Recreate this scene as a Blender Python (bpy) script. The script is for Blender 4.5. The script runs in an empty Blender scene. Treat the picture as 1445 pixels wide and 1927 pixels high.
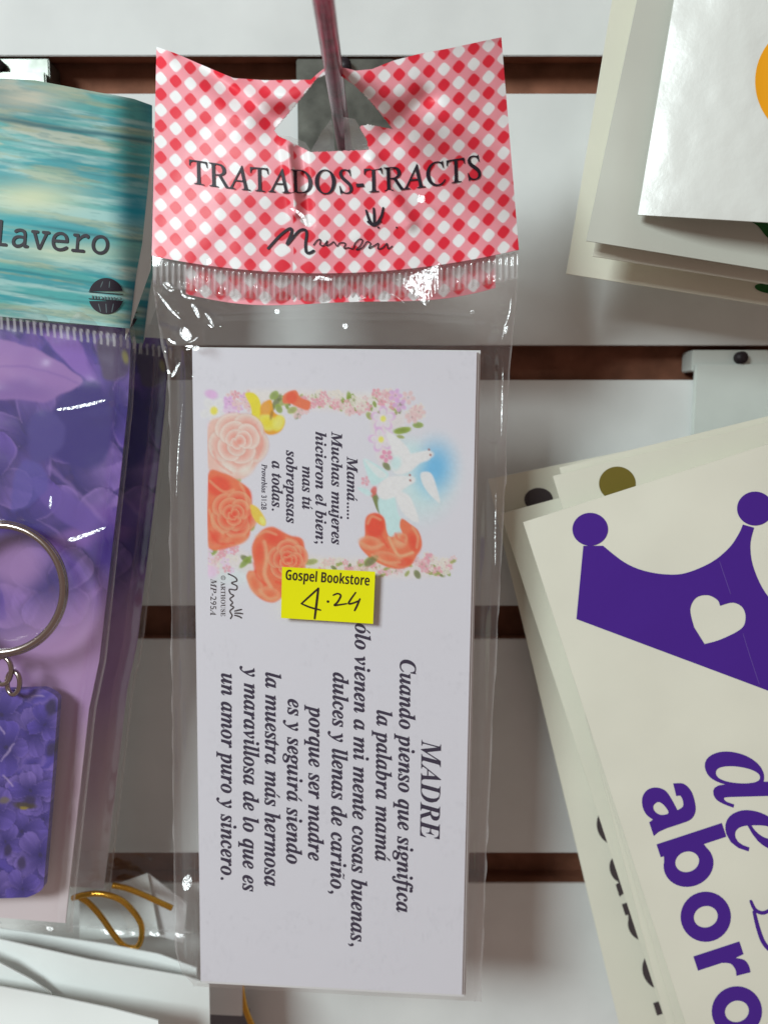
import bpy, bmesh, math, random
import numpy as np
from mathutils import Vector

S = bpy.context.scene
COL = S.collection
R = math.radians
random.seed(7)

# ------------------------------------------------------------------ camera, light, exposure
D = 0.222            # metres from the wall face to the lens
TH = R(7.0)          # the phone looks a little down
F = 1456.0           # focal length in photo pixels (photo 1445 x 1927)
CU, CV = 722.5, 963.5
cd = bpy.data.cameras.new('camera'); cam = bpy.data.objects.new('camera', cd); COL.objects.link(cam)
cam.location = (0, -D, 0); cam.rotation_euler = (R(90) - TH, 0, 0)
cd.sensor_fit = 'VERTICAL'; cd.sensor_height = 4.8; cd.sensor_width = 3.6
cd.lens = 4.8 * F / 1927.0
cd.clip_start = 0.004; cd.clip_end = 50
cd.dof.use_dof = True; cd.dof.focus_distance = 0.178; cd.dof.aperture_fstop = 1.6
S.camera = cam

w = bpy.data.worlds.new('World'); S.world = w; w.use_nodes = True
bg = w.node_tree.nodes['Background']
bg.inputs[0].default_value = (1.0, 0.74, 0.655, 1); bg.inputs[1].default_value = 0.25

def area(name, loc, target, size, power, color, size_y=None):
    l = bpy.data.lights.new(name, 'AREA'); l.energy = power; l.color = color; l.size = size
    if size_y: l.shape = 'RECTANGLE'; l.size_y = size_y
    o = bpy.data.objects.new(name, l); COL.objects.link(o); o.location = loc
    o.rotation_euler = (Vector(target) - Vector(loc)).to_track_quat('-Z', 'Y').to_euler(); return o
LDIR = Vector((0.80, 1.0, -0.55)).normalized()
key = area('shop_ceiling_light', Vector((0, 0, 0.0)) - LDIR * 1.4, (0, 0, 0.0), 0.40, 18.6, (0.87, 0.985, 1.0))
S.view_settings.view_transform = 'Standard'; S.view_settings.look = 'None'
S.view_settings.exposure = 0.0; S.view_settings.gamma = 1.0
try: S.view_settings.use_curve_mapping = False
except Exception: pass
S.cycles.use_denoising = True
S.cycles.transparent_max_bounces = 24; S.cycles.max_bounces = 10
S.cycles.caustics_reflective = False; S.cycles.caustics_refractive = False

# ------------------------------------------------------------------ helpers
def U(u, v, h):
    """photo pixel + distance h (metres) in front of the wall -> world point(s)"""
    u = np.asarray(u, float); v = np.asarray(v, float); h = np.asarray(h, float)
    a = (u - CU) / F; b = (CV - v) / F
    dy = b * math.sin(TH) + math.cos(TH); dz = b * math.cos(TH) - math.sin(TH)
    t = (D - h) / dy
    return np.stack(np.broadcast_arrays(t * a, t * dy - D, t * dz), -1)
def P(u, v, h): return Vector(U(u, v, h).tolist())
def lin(c):
    c = np.asarray(c, float) / 255.0
    return np.where(c <= .04045, c / 12.92, ((c + .055) / 1.055) ** 2.4)
WK = 0.70
def alb(r, g, b, k=WK): return np.minimum(lin((r, g, b)) / k, 0.9)
def sm(a, b, x):
    t = np.clip((x - a) / (b - a + 1e-12), 0, 1); return t * t * (3 - 2 * t)
def interp(pts):
    pts = sorted(pts); xs = [p[0] for p in pts]; ys = [p[1] for p in pts]
    return lambda x: np.interp(x, xs, ys)
def cat(pts, n=8, closed=False):
    """smooth curve through points"""
    p = [np.array(q, float) for q in pts]; out = []
    m = len(p)
    for i in range(m if closed else m - 1):
        g = (lambda k: p[k % m]) if closed else (lambda k: p[min(max(k, 0), m - 1)])
        a, b, c, d = g(i - 1), g(i), g(i + 1), g(i + 2)
        for j in range(n):
            t = j / n
            out.append(.5 * ((2 * b) + (c - a) * t + (2 * a - 5 * b + 4 * c - d) * t * t + (3 * b - a - 3 * c + d) * t ** 3))
    if not closed: out.append(p[-1])
    return np.array(out)
def _hash(ix, iy, seed):
    n = (ix * 374761393 + iy * 668265263 + seed * 974634777) & 0x7fffffff
    n = ((n ^ (n >> 13)) * 1274126177) & 0x7fffffff
    return ((n ^ (n >> 16)) & 0xffff) / 65535.0
def vnoise(x, y, seed=0):
    x = np.asarray(x, float); y = np.asarray(y, float)
    ix = np.floor(x).astype(np.int64); iy = np.floor(y).astype(np.int64)
    fx = x - ix; fy = y - iy; fx = fx ** 3 * (fx * (fx * 6 - 15) + 10); fy = fy ** 3 * (fy * (fy * 6 - 15) + 10)
    a = _hash(ix, iy, seed); b = _hash(ix + 1, iy, seed); c = _hash(ix, iy + 1, seed); d = _hash(ix + 1, iy + 1, seed)
    return (a * (1 - fx) + b * fx) * (1 - fy) + (c * (1 - fx) + d * fx) * fy
def fbm(x, y, seed=0, o=4):
    s = 0; a = .5
    for k in range(o): s = s + a * vnoise(x * 2 ** k, y * 2 ** k, seed + k * 17); a *= .5
    return s / (1 - .5 ** o)

def tag(o, label, category, group=None):
    o['label'] = label; o['category'] = category
    if group: o['group'] = group
    return o
def thing(name, loc, label, category, group=None):
    e = bpy.data.objects.new(name, None); e.empty_display_size = .01; COL.objects.link(e); e.location = loc
    return tag(e, label, category, group)
def obj(name, verts, faces, mat, parent=None, smooth=False, colors=None, attrs=None):
    verts = np.asarray(verts, float)
    if parent is not None:
        q = parent; off = np.zeros(3)
        while q is not None: off = off + np.array(q.location); q = q.parent
        verts = verts - off
    me = bpy.data.meshes.new(name); me.from_pydata(verts.tolist(), [], [list(f) for f in faces])
    if colors is not None:
        at = me.color_attributes.new('Col', 'FLOAT_COLOR', 'POINT')
        c = np.ones((len(verts), 4)); c[:, :3] = colors; at.data.foreach_set('color', c.ravel())
    for k, val in (attrs or {}).items():
        at = me.attributes.new(k, 'FLOAT', 'POINT'); at.data.foreach_set('value', np.asarray(val, float))
    if smooth: me.polygons.foreach_set('use_smooth', [True] * len(me.polygons))
    me.update()
    if mat is not None:
        for m in (mat if isinstance(mat, (list, tuple)) else [mat]): me.materials.append(m)
    o = bpy.data.objects.new(name, me); COL.objects.link(o)
    if parent is not None: o.parent = parent
    return o
def copy_tree(o, parent=None):
    c = o.copy(); COL.objects.link(c); c.parent = parent
    for ch in list(o.children): copy_tree(ch, c)
    return c

def bil(TL, TR, BR, BL):
    TL, TR, BR, BL = [np.array(q, float) for q in (TL, TR, BR, BL)]
    def f(s, t):
        s = s[..., None]; t = t[..., None]
        q = TL * (1 - s) * (1 - t) + TR * s * (1 - t) + BR * s * t + BL * (1 - s) * t
        return q[..., 0], q[..., 1]
    return f
def grid(name, XY, H, nu, nv, mat, parent=None, thick=0.0003, paint=None, mask=None, smooth=False, attr=None):
    """sheet: XY(s,t)->pixels, H(u,v)->height above the wall; real thickness behind the front face"""
    s, t = np.meshgrid(np.linspace(0, 1, nu + 1), np.linspace(0, 1, nv + 1))
    u, v = XY(s.ravel(), t.ravel())
    h = H(u, v) if callable(H) else np.full(u.shape, float(H))
    fr = U(u, v, h); n = len(fr)
    idx = np.arange(n).reshape(nv + 1, nu + 1)
    q = np.stack([idx[:-1, :-1], idx[1:, :-1], idx[1:, 1:], idx[:-1, 1:]], -1).reshape(-1, 4)
    if mask is not None:
        q = q[mask(u[q].mean(1), v[q].mean(1))]
    verts = fr; faces = [q]; col = paint(u, v) if paint else None
    at = {k: f(u, v) for k, f in (attr or {}).items()}
    if thick > 0:
        bk = fr + np.array([0, thick, 0])
        e = np.concatenate([q[:, [0, 1]], q[:, [1, 2]], q[:, [2, 3]], q[:, [3, 0]]])
        key_ = np.sort(e, 1); k1 = key_[:, 0] * (n + 1) + key_[:, 1]
        _, inv, cnt = np.unique(k1, return_inverse=True, return_counts=True)
        be = e[cnt[inv.ravel()] == 1]; m = len(be)
        side = np.concatenate([fr[be[:, 0]], fr[be[:, 1]], bk[be[:, 1]], bk[be[:, 0]]])
        verts = np.concatenate([fr, bk, side])
        b0 = 2 * n; r = np.arange(m)
        faces = [q, q[:, ::-1] + n, np.stack([b0 + r + m, b0 + r, b0 + r + 3 * m, b0 + r + 2 * m], -1)]
        if col is not None: col = np.concatenate([col, col * 0 + .7, col[be[:, 0]], col[be[:, 1]], col[be[:, 1]], col[be[:, 0]]])
        at = {k: np.concatenate([x, x, x[be[:, 0]], x[be[:, 1]], x[be[:, 1]], x[be[:, 0]]]) for k, x in at.items()}
    return obj(name, verts, np.concatenate(faces).tolist(), mat, parent, smooth, col, at)

# ---- print: text, ribbons and filled outlines, all as flat ink lying on the sheet they are printed on
BASE = {'bi': (0x1D468, 0x1D482), 'i': (0x1D434, 0x1D44E), 'b': (0x1D400, 0x1D41A), 'mono': (0x1D670, 0x1D68A),
        'sb': (0x1D5D4, 0x1D5EE), 'bs': (0x1D4D0, 0x1D4EA)}
ACC = {'á': ('a', 1), 'é': ('e', 1), 'í': ('ı', 1), 'ó': ('o', 1), 'ú': ('u', 1), 'ñ': ('n', 2)}
def style(ch, k):
    if k not in BASE: return ch
    if ch == 'h' and k == 'i': return '\u210e'
    if 'A' <= ch <= 'Z': return chr(BASE[k][0] + ord(ch) - 65)
    if 'a' <= ch <= 'z': return chr(BASE[k][1] + ord(ch) - 97)
    return ch
def curve_mesh(c):
    o = bpy.data.objects.new('tmp', c); COL.objects.link(o)
    dg = bpy.context.evaluated_depsgraph_get(); e = o.evaluated_get(dg); m = e.to_mesh()
    v = np.array([x.co[:2] for x in m.vertices]) if len(m.vertices) else np.zeros((0, 2))
    f = [list(p.vertices) for p in m.polygons]; e.to_mesh_clear()
    bpy.data.objects.remove(o); bpy.data.curves.remove(c)
    return v, f
_adv = {}
def glyph_run(s, k, offset=0.0):
    """string -> flat outline mesh (size 1), plus its width"""
    plain = ''.join(ACC[c][0] if c in ACC else c for c in s)
    body = ''.join('\U0001D6A4' if (c == 'ı' and k in ('bi', 'i')) else style(c, k) for c in plain)
    def run(b):
        c = bpy.data.curves.new('t', 'FONT'); c.body = b; c.size = 1; c.resolution_u = 3; c.offset = offset
        return curve_mesh(c)
    v, f = run(body)
    V, Fc = [v], list(f); n = len(v)
    for i, c in enumerate(s):
        if c in ACC:
            pre = run(body[:i + 1])[0]; pre0 = run(body[:i])[0] if i and body[:i].strip() else None
            x1 = pre[:, 0].max(); x0 = x1 - .42
            y = .50; cx = (x0 + x1) / 2 + .09
            if ACC[c][1] == 1: a = np.array([(cx - .07, y), (cx - .02, y), (cx + .14, y + .16), (cx + .05, y + .17)])
            else: a = np.array([(cx - .12, y + .03), (cx - .05, y + .12), (cx + .1, y + .08), (cx + .17, y + .14), (cx + .12, y + .04), (cx - .03, y + .05)])
            if ACC[c][1] == 1: Fc.append([n, n + 1, n + 2, n + 3])
            else: Fc += [[n, n + 5, n + 1], [n + 1, n + 5, n + 4, n + 2], [n + 2, n + 4, n + 3]]
            V.append(a); n += len(a)
    return np.concatenate(V), Fc
def heavy(ch):
    """heavy round sans letter, x-height 1: (loops, advance)"""
    el = lambda cx, cy, rx, ry, n=36: [(cx + rx * math.cos(2 * math.pi * i / n), cy + ry * math.sin(2 * math.pi * i / n)) for i in range(n)]
    if ch == 'o': return [el(.56, .5, .52, .52), el(.56, .5, .22, .25)], 1.14
    if ch == 'b':
        body = [(.06, 1.42), (.36, 1.42), (.36, .93)] + [(.66 + .46 * math.cos(a), .5 + .52 * math.sin(a)) for a in np.linspace(2.05, -2.05, 30)] + [(.34, .07), (.34, 0), (.06, 0)]
        return [body, el(.60, .49, .21, .25)], 1.18
    if ch == 'r': return [[(.06, 0), (.06, 1.0), (.34, 1.0), (.36, .82)] + cat([(.36, .82), (.46, .98), (.60, 1.03), (.74, 1.02)], 4).tolist()[1:] + [(.72, .72)] + cat([(.72, .72), (.58, .74), (.44, .68), (.37, .52)], 4).tolist()[1:] + [(.37, 0)]], .80
    if ch == 'a':
        out = cat([(.09, .72), (.16, .92), (.34, 1.02), (.56, 1.03), (.78, .98), (.91, .84), (.93, .62)], 4).tolist() + [(.93, .30), (.95, .12), (1.0, 0), (.70, 0), (.67, .09)] + cat([(.67, .09), (.54, .0), (.36, -.03), (.16, .03), (.05, .18), (.06, .36), (.18, .52), (.40, .59), (.64, .63)], 4).tolist()[1:] + cat([(.64, .66), (.60, .77), (.48, .80), (.38, .78), (.36, .70)], 4).tolist()
        return [out, cat([(.64, .44), (.46, .40), (.36, .31), (.40, .19), (.52, .18), (.63, .28)], 4, True).tolist()], 1.06
class Ink:
    def __init__(s): s.v = []; s.f = []; s.n = 0
    def add(s, v, f):
        s.v.append(np.asarray(v, float)); s.f += [[i + s.n for i in q] for q in f]; s.n += len(v)
    def text(s, t, k, p0, p1, size, offset=0.0, shear=0.0):
        v, f = glyph_run(t, k, offset)
        v = v.copy(); v[:, 0] += shear * v[:, 1]
        x0 = v[:, 0].min(); L = v[:, 0].max() - x0
        p0 = np.array(p0, float); p1 = np.array(p1, float); d = p1 - p0; d1 = d / np.linalg.norm(d); up = np.array([d1[1], -d1[0]])
        s.add(p0 + ((v[:, :1] - x0) / L) * d + v[:, 1:2] * size * up, f); return s
    def stroke(s, pts, wd, n=6, taper=True):
        p = cat(pts, n); m = len(p)
        t = np.gradient(p, axis=0); t /= np.linalg.norm(t, axis=1)[:, None] + 1e-9
        nn = np.stack([-t[:, 1], t[:, 0]], -1)
        ws = np.full(m, wd / 2.0)
        if taper: ws *= .55 + .45 * np.sin(np.linspace(.25, math.pi - .25, m)) ** .5
        v = np.concatenate([p + nn * ws[:, None], p - nn * ws[:, None]])
        f = [[i, i + 1, m + i + 1, m + i] for i in range(m - 1)]
        s.add(v, f)
        for c, r in ((p[0], ws[0]), (p[-1], ws[-1])): s.disc(c, r, 10)
        return s
    def heavy_text(s, t, p0, d, size, gap=.06):
        p0 = np.array(p0, float); d = np.array(d, float); d /= np.linalg.norm(d); up = np.array([d[1], -d[0]]); x = 0
        for ch in t:
            lp, adv = heavy(ch)
            s.loops([[(p0 + d * (x + a) * size + up * b * size).tolist() for a, b in l] for l in lp]); x += adv + gap
        return s
    def disc(s, c, r, n=40, ry=None, ang=0):
        a = np.linspace(0, 2 * math.pi, n, endpoint=False); x = np.cos(a) * r; y = np.sin(a) * (ry or r)
        s.add(np.stack([c[0] + x * math.cos(ang) - y * math.sin(ang), c[1] + x * math.sin(ang) + y * math.cos(ang)], -1), [list(range(n))]); return s
    def loops(s, loops):
        c = bpy.data.curves.new('t', 'CURVE'); c.dimensions = '2D'; c.fill_mode = 'BOTH'
        for lp in loops:
            sp = c.splines.new('POLY'); sp.points.add(len(lp) - 1); sp.use_cyclic_u = True
            for q, pt in zip(sp.points, lp): q.co = (pt[0] / 1000, -pt[1] / 1000, 0, 1)
        v, f = curve_mesh(c); s.add(np.stack([v[:, 0] * 1000, -v[:, 1] * 1000], -1), f); return s
    def build(s, name, H, mat, parent, eps=0.00008, warp=None, sub=0):
        v = np.concatenate(s.v)
        if sub:
            bm = bmesh.new(); vs = [bm.verts.new((a, b, 0)) for a, b in v]
            for q in s.f:
                try: bm.faces.new([vs[i] for i in q])
                except ValueError: pass
            for _ in range(7):
                bmesh.ops.triangulate(bm, faces=bm.faces[:])
                le = [e for e in bm.edges if e.calc_length() > sub]
                if not le: break
                bmesh.ops.subdivide_edges(bm, edges=le, cuts=1)
            bmesh.ops.triangulate(bm, faces=bm.faces[:]); bm.verts.index_update()
            v = np.array([q.co[:2] for q in bm.verts]); s.f = [[q.index for q in f.verts] for f in bm.faces]; bm.free()
        u_, v_ = (v[:, 0], v[:, 1]) if warp is None else warp(v[:, 0], v[:, 1])
        h = H(u_, v_) if callable(H) else np.full(u_.shape, float(H))
        return obj(name, U(u_, v_, h + eps), s.f, mat, parent)

# ---- painted surfaces: colour per vertex of a dense sheet (ink on paper)
class Paint:
    def __init__(s, u, v, base): s.u, s.v = u, v; s.c = np.tile(np.asarray(base, float), (len(u), 1))
    def mix(s, m, col): s.c += (np.asarray(col) - s.c) * m[:, None]
    def ell(s, c, rx, ry, ang, col, soft=.35, a=1.0, col2=None):
        du = s.u - c[0]; dv = s.v - c[1]; ca, sa = math.cos(ang), math.sin(ang)
        d = np.sqrt(((du * ca + dv * sa) / rx) ** 2 + ((-du * sa + dv * ca) / ry) ** 2)
        m = (1 - sm(1 - soft, 1 + soft * .3, d)) * a
        if col2 is None: s.mix(m, col)
        else: s.mix(m, np.asarray(col) + (np.asarray(col2) - np.asarray(col)) * np.clip(d, 0, 1)[:, None] ** 2)
    def poly(s, pts, col, soft=3.0, a=1.0, smooth=True):
        p = cat(pts, 5, True) if smooth else np.array(pts, float)
        x, y = s.u, s.v; sel = (x > p[:, 0].min() - 12) & (x < p[:, 0].max() + 12) & (y > p[:, 1].min() - 12) & (y < p[:, 1].max() + 12)
        x = x[sel]; y = y[sel]; ins = np.zeros(len(x), bool); dist = np.full(len(x), 1e9)
        for i in range(len(p)):
            ax, ay = p[i]; bx, by = p[(i + 1) % len(p)]
            cr = ((ay > y) != (by > y)) & (x < (bx - ax) * (y - ay) / (by - ay + 1e-12) + ax); ins ^= cr
            ex, ey = bx - ax, by - ay; t = np.clip(((x - ax) * ex + (y - ay) * ey) / (ex * ex + ey * ey + 1e-9), 0, 1)
            dist = np.minimum(dist, np.hypot(x - ax - t * ex, y - ay - t * ey))
        sd = np.where(ins, dist, -dist); m = np.zeros(len(s.u)); m[sel] = sm(-soft / 2, soft / 2, sd) * a
        s.mix(m, col)
    def line(s, pts, wd, col, soft=1.5, a=1.0):
        p = cat(pts, 5); d = np.full(len(s.u), 1e9)
        sel = (s.u > p[:, 0].min() - wd - 8) & (s.u < p[:, 0].max() + wd + 8) & (s.v > p[:, 1].min() - wd - 8) & (s.v < p[:, 1].max() + wd + 8)
        x = s.u[sel]; y = s.v[sel]; dd = d[sel]
        for i in range(len(p) - 1):
            ax, ay = p[i]; ex, ey = p[i + 1] - p[i]; t = np.clip(((x - ax) * ex + (y - ay) * ey) / (ex * ex + ey * ey + 1e-9), 0, 1)
            dd = np.minimum(dd, np.hypot(x - ax - t * ex, y - ay - t * ey))
        d[sel] = dd; s.mix((1 - sm(wd / 2 - soft / 2, wd / 2 + soft, d)) * a, col)
    def rose(s, c, r, light, mid, dark, rot=0.0, squash=1.0):
        rnd = random.Random(int(c[0] * 7 + c[1]))
        for ring, (rr, n, pr) in enumerate(((.66, 5, .50), (.43, 4, .42), (.24, 3, .30), (.10, 2, .20))):
            for k in range(n):
                a = rot + ring * .7 + k * 2 * math.pi / n + rnd.uniform(-.15, .15)
                q = (c[0] + math.cos(a) * rr * r, c[1] + math.sin(a) * rr * r * squash)
                j = rnd.uniform(.0, .5)
                s.ell(q, r * pr * 1.07, r * pr * 1.33 * squash, a, np.asarray(dark) * .85, .12, .45)
                s.ell(q, r * pr, r * pr * 1.25 * squash, a, np.asarray(dark) * (1 - j) + np.asarray(mid) * j, .12, .92, np.asarray(light) * (.94 + .1 * rnd.random()))
        s.ell(c, r * .13, r * .13, 0, dark, .5, .8)
    def blossom(s, c, r, col, mid=None, n=5, rot=0.0):
        for k in range(n):
            a = rot + k * 2 * math.pi / n
            s.ell((c[0] + math.cos(a) * r * .6, c[1] + math.sin(a) * r * .6), r * .45, r * .36, a, np.asarray(col) * .93, .4, .85, np.minimum(np.asarray(col) * 1.07, .9))
        if mid is not None: s.ell(c, r * .32, r * .36, 0, mid, .5, .95)
        else: s.ell(c, r * .18, r * .18, 0, np.asarray(col) * .6, .6, .7)
    def bloom(s, c, r, n, rot, deep, mid, light, heart):
        rnd = random.Random(int(c[0] * 3 + c[1] * 5))
        for k in range(n):
            a = rot + k * 2 * math.pi / n + rnd.uniform(-.12, .12); L = r * rnd.uniform(.85, 1.1); ca, sa = math.cos(a), math.sin(a)
            W = L * rnd.uniform(.42, .56); j = rnd.random()
            tip = np.asarray(mid) * j + np.asarray(light) * (1 - j)
            x = (s.u - c[0]) * ca + (s.v - c[1]) * sa; y = -(s.u - c[0]) * sa + (s.v - c[1]) * ca
            t = np.clip(x / L, 0, 1); wv = W * np.sqrt(np.clip(t * (1.02 - t) * 4, 0, 1)) * (.55 + .55 * t)
            d = np.abs(y) / (wv + 1e-6); m = (1 - sm(.94, 1.04, d)) * (x > 0) * (x < L * 1.01)
            m_sh = (1 - sm(.9, 1.5, d)) * (x > 0) * (x < L * 1.06); s.mix(m_sh * .45, np.asarray(deep) * .7)
            ve = .5 + .5 * np.sin(y / (wv + 1e-6) * 9 + 2 * np.sin(k)); sh = sm(0, .9, t) * (.75 + .25 * ve * t); sh = sh * np.where(y > 0, 1, .72)
            s.c += ((np.asarray(deep) + (tip - np.asarray(deep)) * sh[:, None]) - s.c) * (m * .95)[:, None]
            e = np.exp(-((d - .95) / .05) ** 2) * (x > L * .2) * (x < L); s.mix(e * .35, np.asarray(light))
        s.ell(c, r * .09, r * .09, 0, heart, .4, .9)
    def leaf(s, a, b, wd, col):
        a = np.array(a, float); b = np.array(b, float); m = (a + b) / 2; d = b - a
        s.ell(m, np.linalg.norm(d) / 2, wd / 2, math.atan2(d[1], d[0]), np.asarray(col) * .8, .3, .9, np.asarray(col) * 1.25)

# ------------------------------------------------------------------ materials
def mat_new(name):
    m = bpy.data.materials.new(name); m.use_nodes = True; nt = m.node_tree
    return m, nt, nt.nodes['Principled BSDF'], nt.nodes, nt.links
def noise_bump(nt, b, scale, strength, dist=0.0002, detail=3):
    N, L = nt.nodes, nt.links
    tc = N.new('ShaderNodeTexCoord'); nz = N.new('ShaderNodeTexNoise'); nz.inputs['Scale'].default_value = scale; nz.inputs['Detail'].default_value = detail
    bp = N.new('ShaderNodeBump'); bp.inputs['Strength'].default_value = strength; bp.inputs['Distance'].default_value = dist
    L.new(tc.outputs['Object'], nz.inputs['Vector']); L.new(nz.outputs['Fac'], bp.inputs['Height']); L.new(bp.outputs['Normal'], b.inputs['Normal'])
    return nz
def M(name, col, rough=.6, metal=0.0, spec=.35, coat=0.0, coat_r=.1, bump=None, var=0.0, var_scale=60, attr=False, trans=0.0):
    m, nt, b, N, L = mat_new(name)
    c = (*[float(x) for x in col], 1); b.inputs['Base Color'].default_value = c
    b.inputs['Roughness'].default_value = rough; b.inputs['Metallic'].default_value = metal
    b.inputs['Specular IOR Level'].default_value = spec
    b.inputs['Coat Weight'].default_value = coat; b.inputs['Coat Roughness'].default_value = coat_r
    src = None
    if attr:
        at = N.new('ShaderNodeAttribute'); at.attribute_name = 'Col'; src = at.outputs['Color']
    if var > 0:
        tc = N.new('ShaderNodeTexCoord'); nz = N.new('ShaderNodeTexNoise'); nz.inputs['Scale'].default_value = var_scale; nz.inputs['Detail'].default_value = 6
        mr = N.new('ShaderNodeMapRange'); mr.inputs['From Min'].default_value = .3; mr.inputs['From Max'].default_value = .7
        mr.inputs['To Min'].default_value = 1 - var; mr.inputs['To Max'].default_value = 1 + var * .4
        mx = N.new('ShaderNodeMix'); mx.data_type = 'RGBA'; mx.blend_type = 'MULTIPLY'; mx.inputs['Factor'].default_value = 1
        L.new(tc.outputs['Object'], nz.inputs['Vector']); L.new(nz.outputs['Fac'], mr.inputs['Value'])
        if src is not None: L.new(src, mx.inputs['A'])
        else: mx.inputs['A'].default_value = c
        L.new(mr.outputs['Result'], mx.inputs['B']); src = mx.outputs['Result']
    if src is not None: L.new(src, b.inputs['Base Color'])
    if bump: noise_bump(nt, b, *bump)
    return m
def film(name, haze=.05, rough=.06, bump=.25, scale=90, tint=(.97, .96, .95)):
    """clear cellophane: see-through, mirror-like gloss by angle, a little milky; 'haze' per vertex adds milk at the heat seal"""
    m, nt, b, N, L = mat_new(name); N.remove(b); out = N['Material Output']
    tr = N.new('ShaderNodeBsdfTransparent'); tr.inputs['Color'].default_value = (*tint, 1)
    gl = N.new('ShaderNodeBsdfGlossy'); gl.inputs['Roughness'].default_value = rough; gl.inputs['Color'].default_value = (1, 1, 1, 1)
    df = N.new('ShaderNodeBsdfDiffuse'); df.inputs['Color'].default_value = (.85, .84, .84, 1)
    tl = N.new('ShaderNodeBsdfTranslucent'); tl.inputs['Color'].default_value = (.85, .84, .84, 1)
    md = N.new('ShaderNodeMixShader'); md.inputs[0].default_value = .4
    L.new(df.outputs[0], md.inputs[1]); L.new(tl.outputs[0], md.inputs[2])
    fr = N.new('ShaderNodeLayerWeight'); fr.inputs['Blend'].default_value = .5
    pw = N.new('ShaderNodeMath'); pw.operation = 'POWER'; pw.inputs[1].default_value = 4.0
    ma = N.new('ShaderNodeMath'); ma.operation = 'MULTIPLY_ADD'; ma.inputs[1].default_value = .6; ma.inputs[2].default_value = .07; ma.use_clamp = True
    L.new(fr.outputs['Facing'], pw.inputs[0]); L.new(pw.outputs[0], ma.inputs[0])
    at = N.new('ShaderNodeAttribute'); at.attribute_name = 'haze'
    ad = N.new('ShaderNodeMath'); ad.operation = 'ADD'; ad.inputs[1].default_value = haze
    L.new(at.outputs['Fac'], ad.inputs[0])
    m1 = N.new('ShaderNodeMixShader'); m2 = N.new('ShaderNodeMixShader')
    L.new(ad.outputs[0], m1.inputs[0]); L.new(tr.outputs[0], m1.inputs[1]); L.new(md.outputs[0], m1.inputs[2])
    L.new(ma.outputs[0], m2.inputs[0]); L.new(m1.outputs[0], m2.inputs[1]); L.new(gl.outputs[0], m2.inputs[2])
    L.new(m2.outputs[0], out.inputs['Surface'])
    if bump:
        tc = N.new('ShaderNodeTexCoord'); nz = N.new('ShaderNodeTexNoise'); nz.inputs['Scale'].default_value = scale; nz.inputs['Detail'].default_value = 2
        bp = N.new('ShaderNodeBump'); bp.inputs['Strength'].default_value = bump; bp.inputs['Distance'].default_value = .001
        L.new(tc.outputs['Object'], nz.inputs['Vector']); L.new(nz.outputs['Fac'], bp.inputs['Height'])
        L.new(bp.outputs['Normal'], gl.inputs['Normal']); L.new(bp.outputs['Normal'], fr.inputs['Normal'])
    return m

M_WALL = M('white_laminate', (.72, .735, .72), .55, spec=.25, bump=(900, .08, .0002), var=.09, var_scale=38)
M_BROWN = M('brown_fibreboard', (.27, .115, .070), .8, spec=.15, var=.35, var_scale=120, bump=(700, .3, .0003))
M_PLATE = M('satin_zinc', (.42, .445, .42), .48, metal=.35, spec=.5, var=.2, var_scale=120)
M_PRONG = M('maroon_lacquer', (.27, .03, .085), .35, metal=.3, spec=.4, coat=.6, coat_r=.09, var=.6, var_scale=260)
M_HOLE = M('dark_rivet', (.02, .014, .018), .5)
M_PAPER = M('white_paper', (.80, .80, .80), .62, spec=.25, bump=(1500, .05, .0002), var=.04, var_scale=40)
M_COOL = M('cool_white_paper', (.80, .83, .81), .45, spec=.4, bump=(1200, .05, .0002), var=.05, var_scale=35)
M_CREAM = M('cream_backing_paper', (.76, .745, .63), .6, spec=.25, bump=(1500, .05, .0002), var=.06, var_scale=30)
M_VINYL = M('glossy_vinyl_sheet', (.74, .76, .72), .36, spec=.75, bump=(420, .22, .0005), var=.04, var_scale=50)
M_PRINT = M('printed_paper', (.8, .8, .8), .5, spec=.3, attr=True, bump=(1500, .04, .0002))
M_LAMIN = M('laminated_print', (.8, .8, .8), .45, spec=.3, attr=True, coat=.07, coat_r=.16, bump=(160, .10, .0006))
M_TEAL = M('teal_print', (.8, .8, .8), .55, spec=.25, attr=True, coat=.06, coat_r=.25)
M_INKD = M('black_ink', (.018, .012, .022), .55)
M_INKN = M('navy_ink', (.022, .016, .05), .55)
M_INKP = M('purple_vinyl', (.062, .013, .26), .38, spec=.5, bump=(500, .08, .0003))
M_INKG = M('olive_ink', (.17, .13, .02), .5)
M_INKB = M('grey_ink', (.06, .045, .05), .5)
M_ORANGE = M('orange_ink', (.85, .36, .01), .4)
M_GREEN = M('green_ink', (.012, .11, .02), .5)
M_LEAFG = M('pale_green_ink', (.25, .32, .08), .5)
M_STICK = M('yellow_sticker', (.86, .84, .0), .5, spec=.3, bump=(900, .06, .0002), var=.04, var_scale=90)
M_PEN = M('brown_pen', (.035, .016, .012), .5)
M_GOLD = M('gold_cord', (.62, .33, .05), .22, metal=.9, bump=(1800, .35, .0003))
M_RING = M('bronze_steel', (.42, .36, .33), .22, metal=1.0)
M_FILM = film('clear_film', .020, .07, .10, 70, (.985, .98, .98))
M_FILMT = film('tan_tinted_film', .05, .08, .6, 300, (.86, .74, .66))
M_FILMG = film('crumpled_film', .03, .22, .55, 380)
M_FILMK = film('keychain_bag_film', .045, .16, .035, 45)
M_FILMW = film('wrinkled_film', .03, .05, .55, 130)

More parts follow.
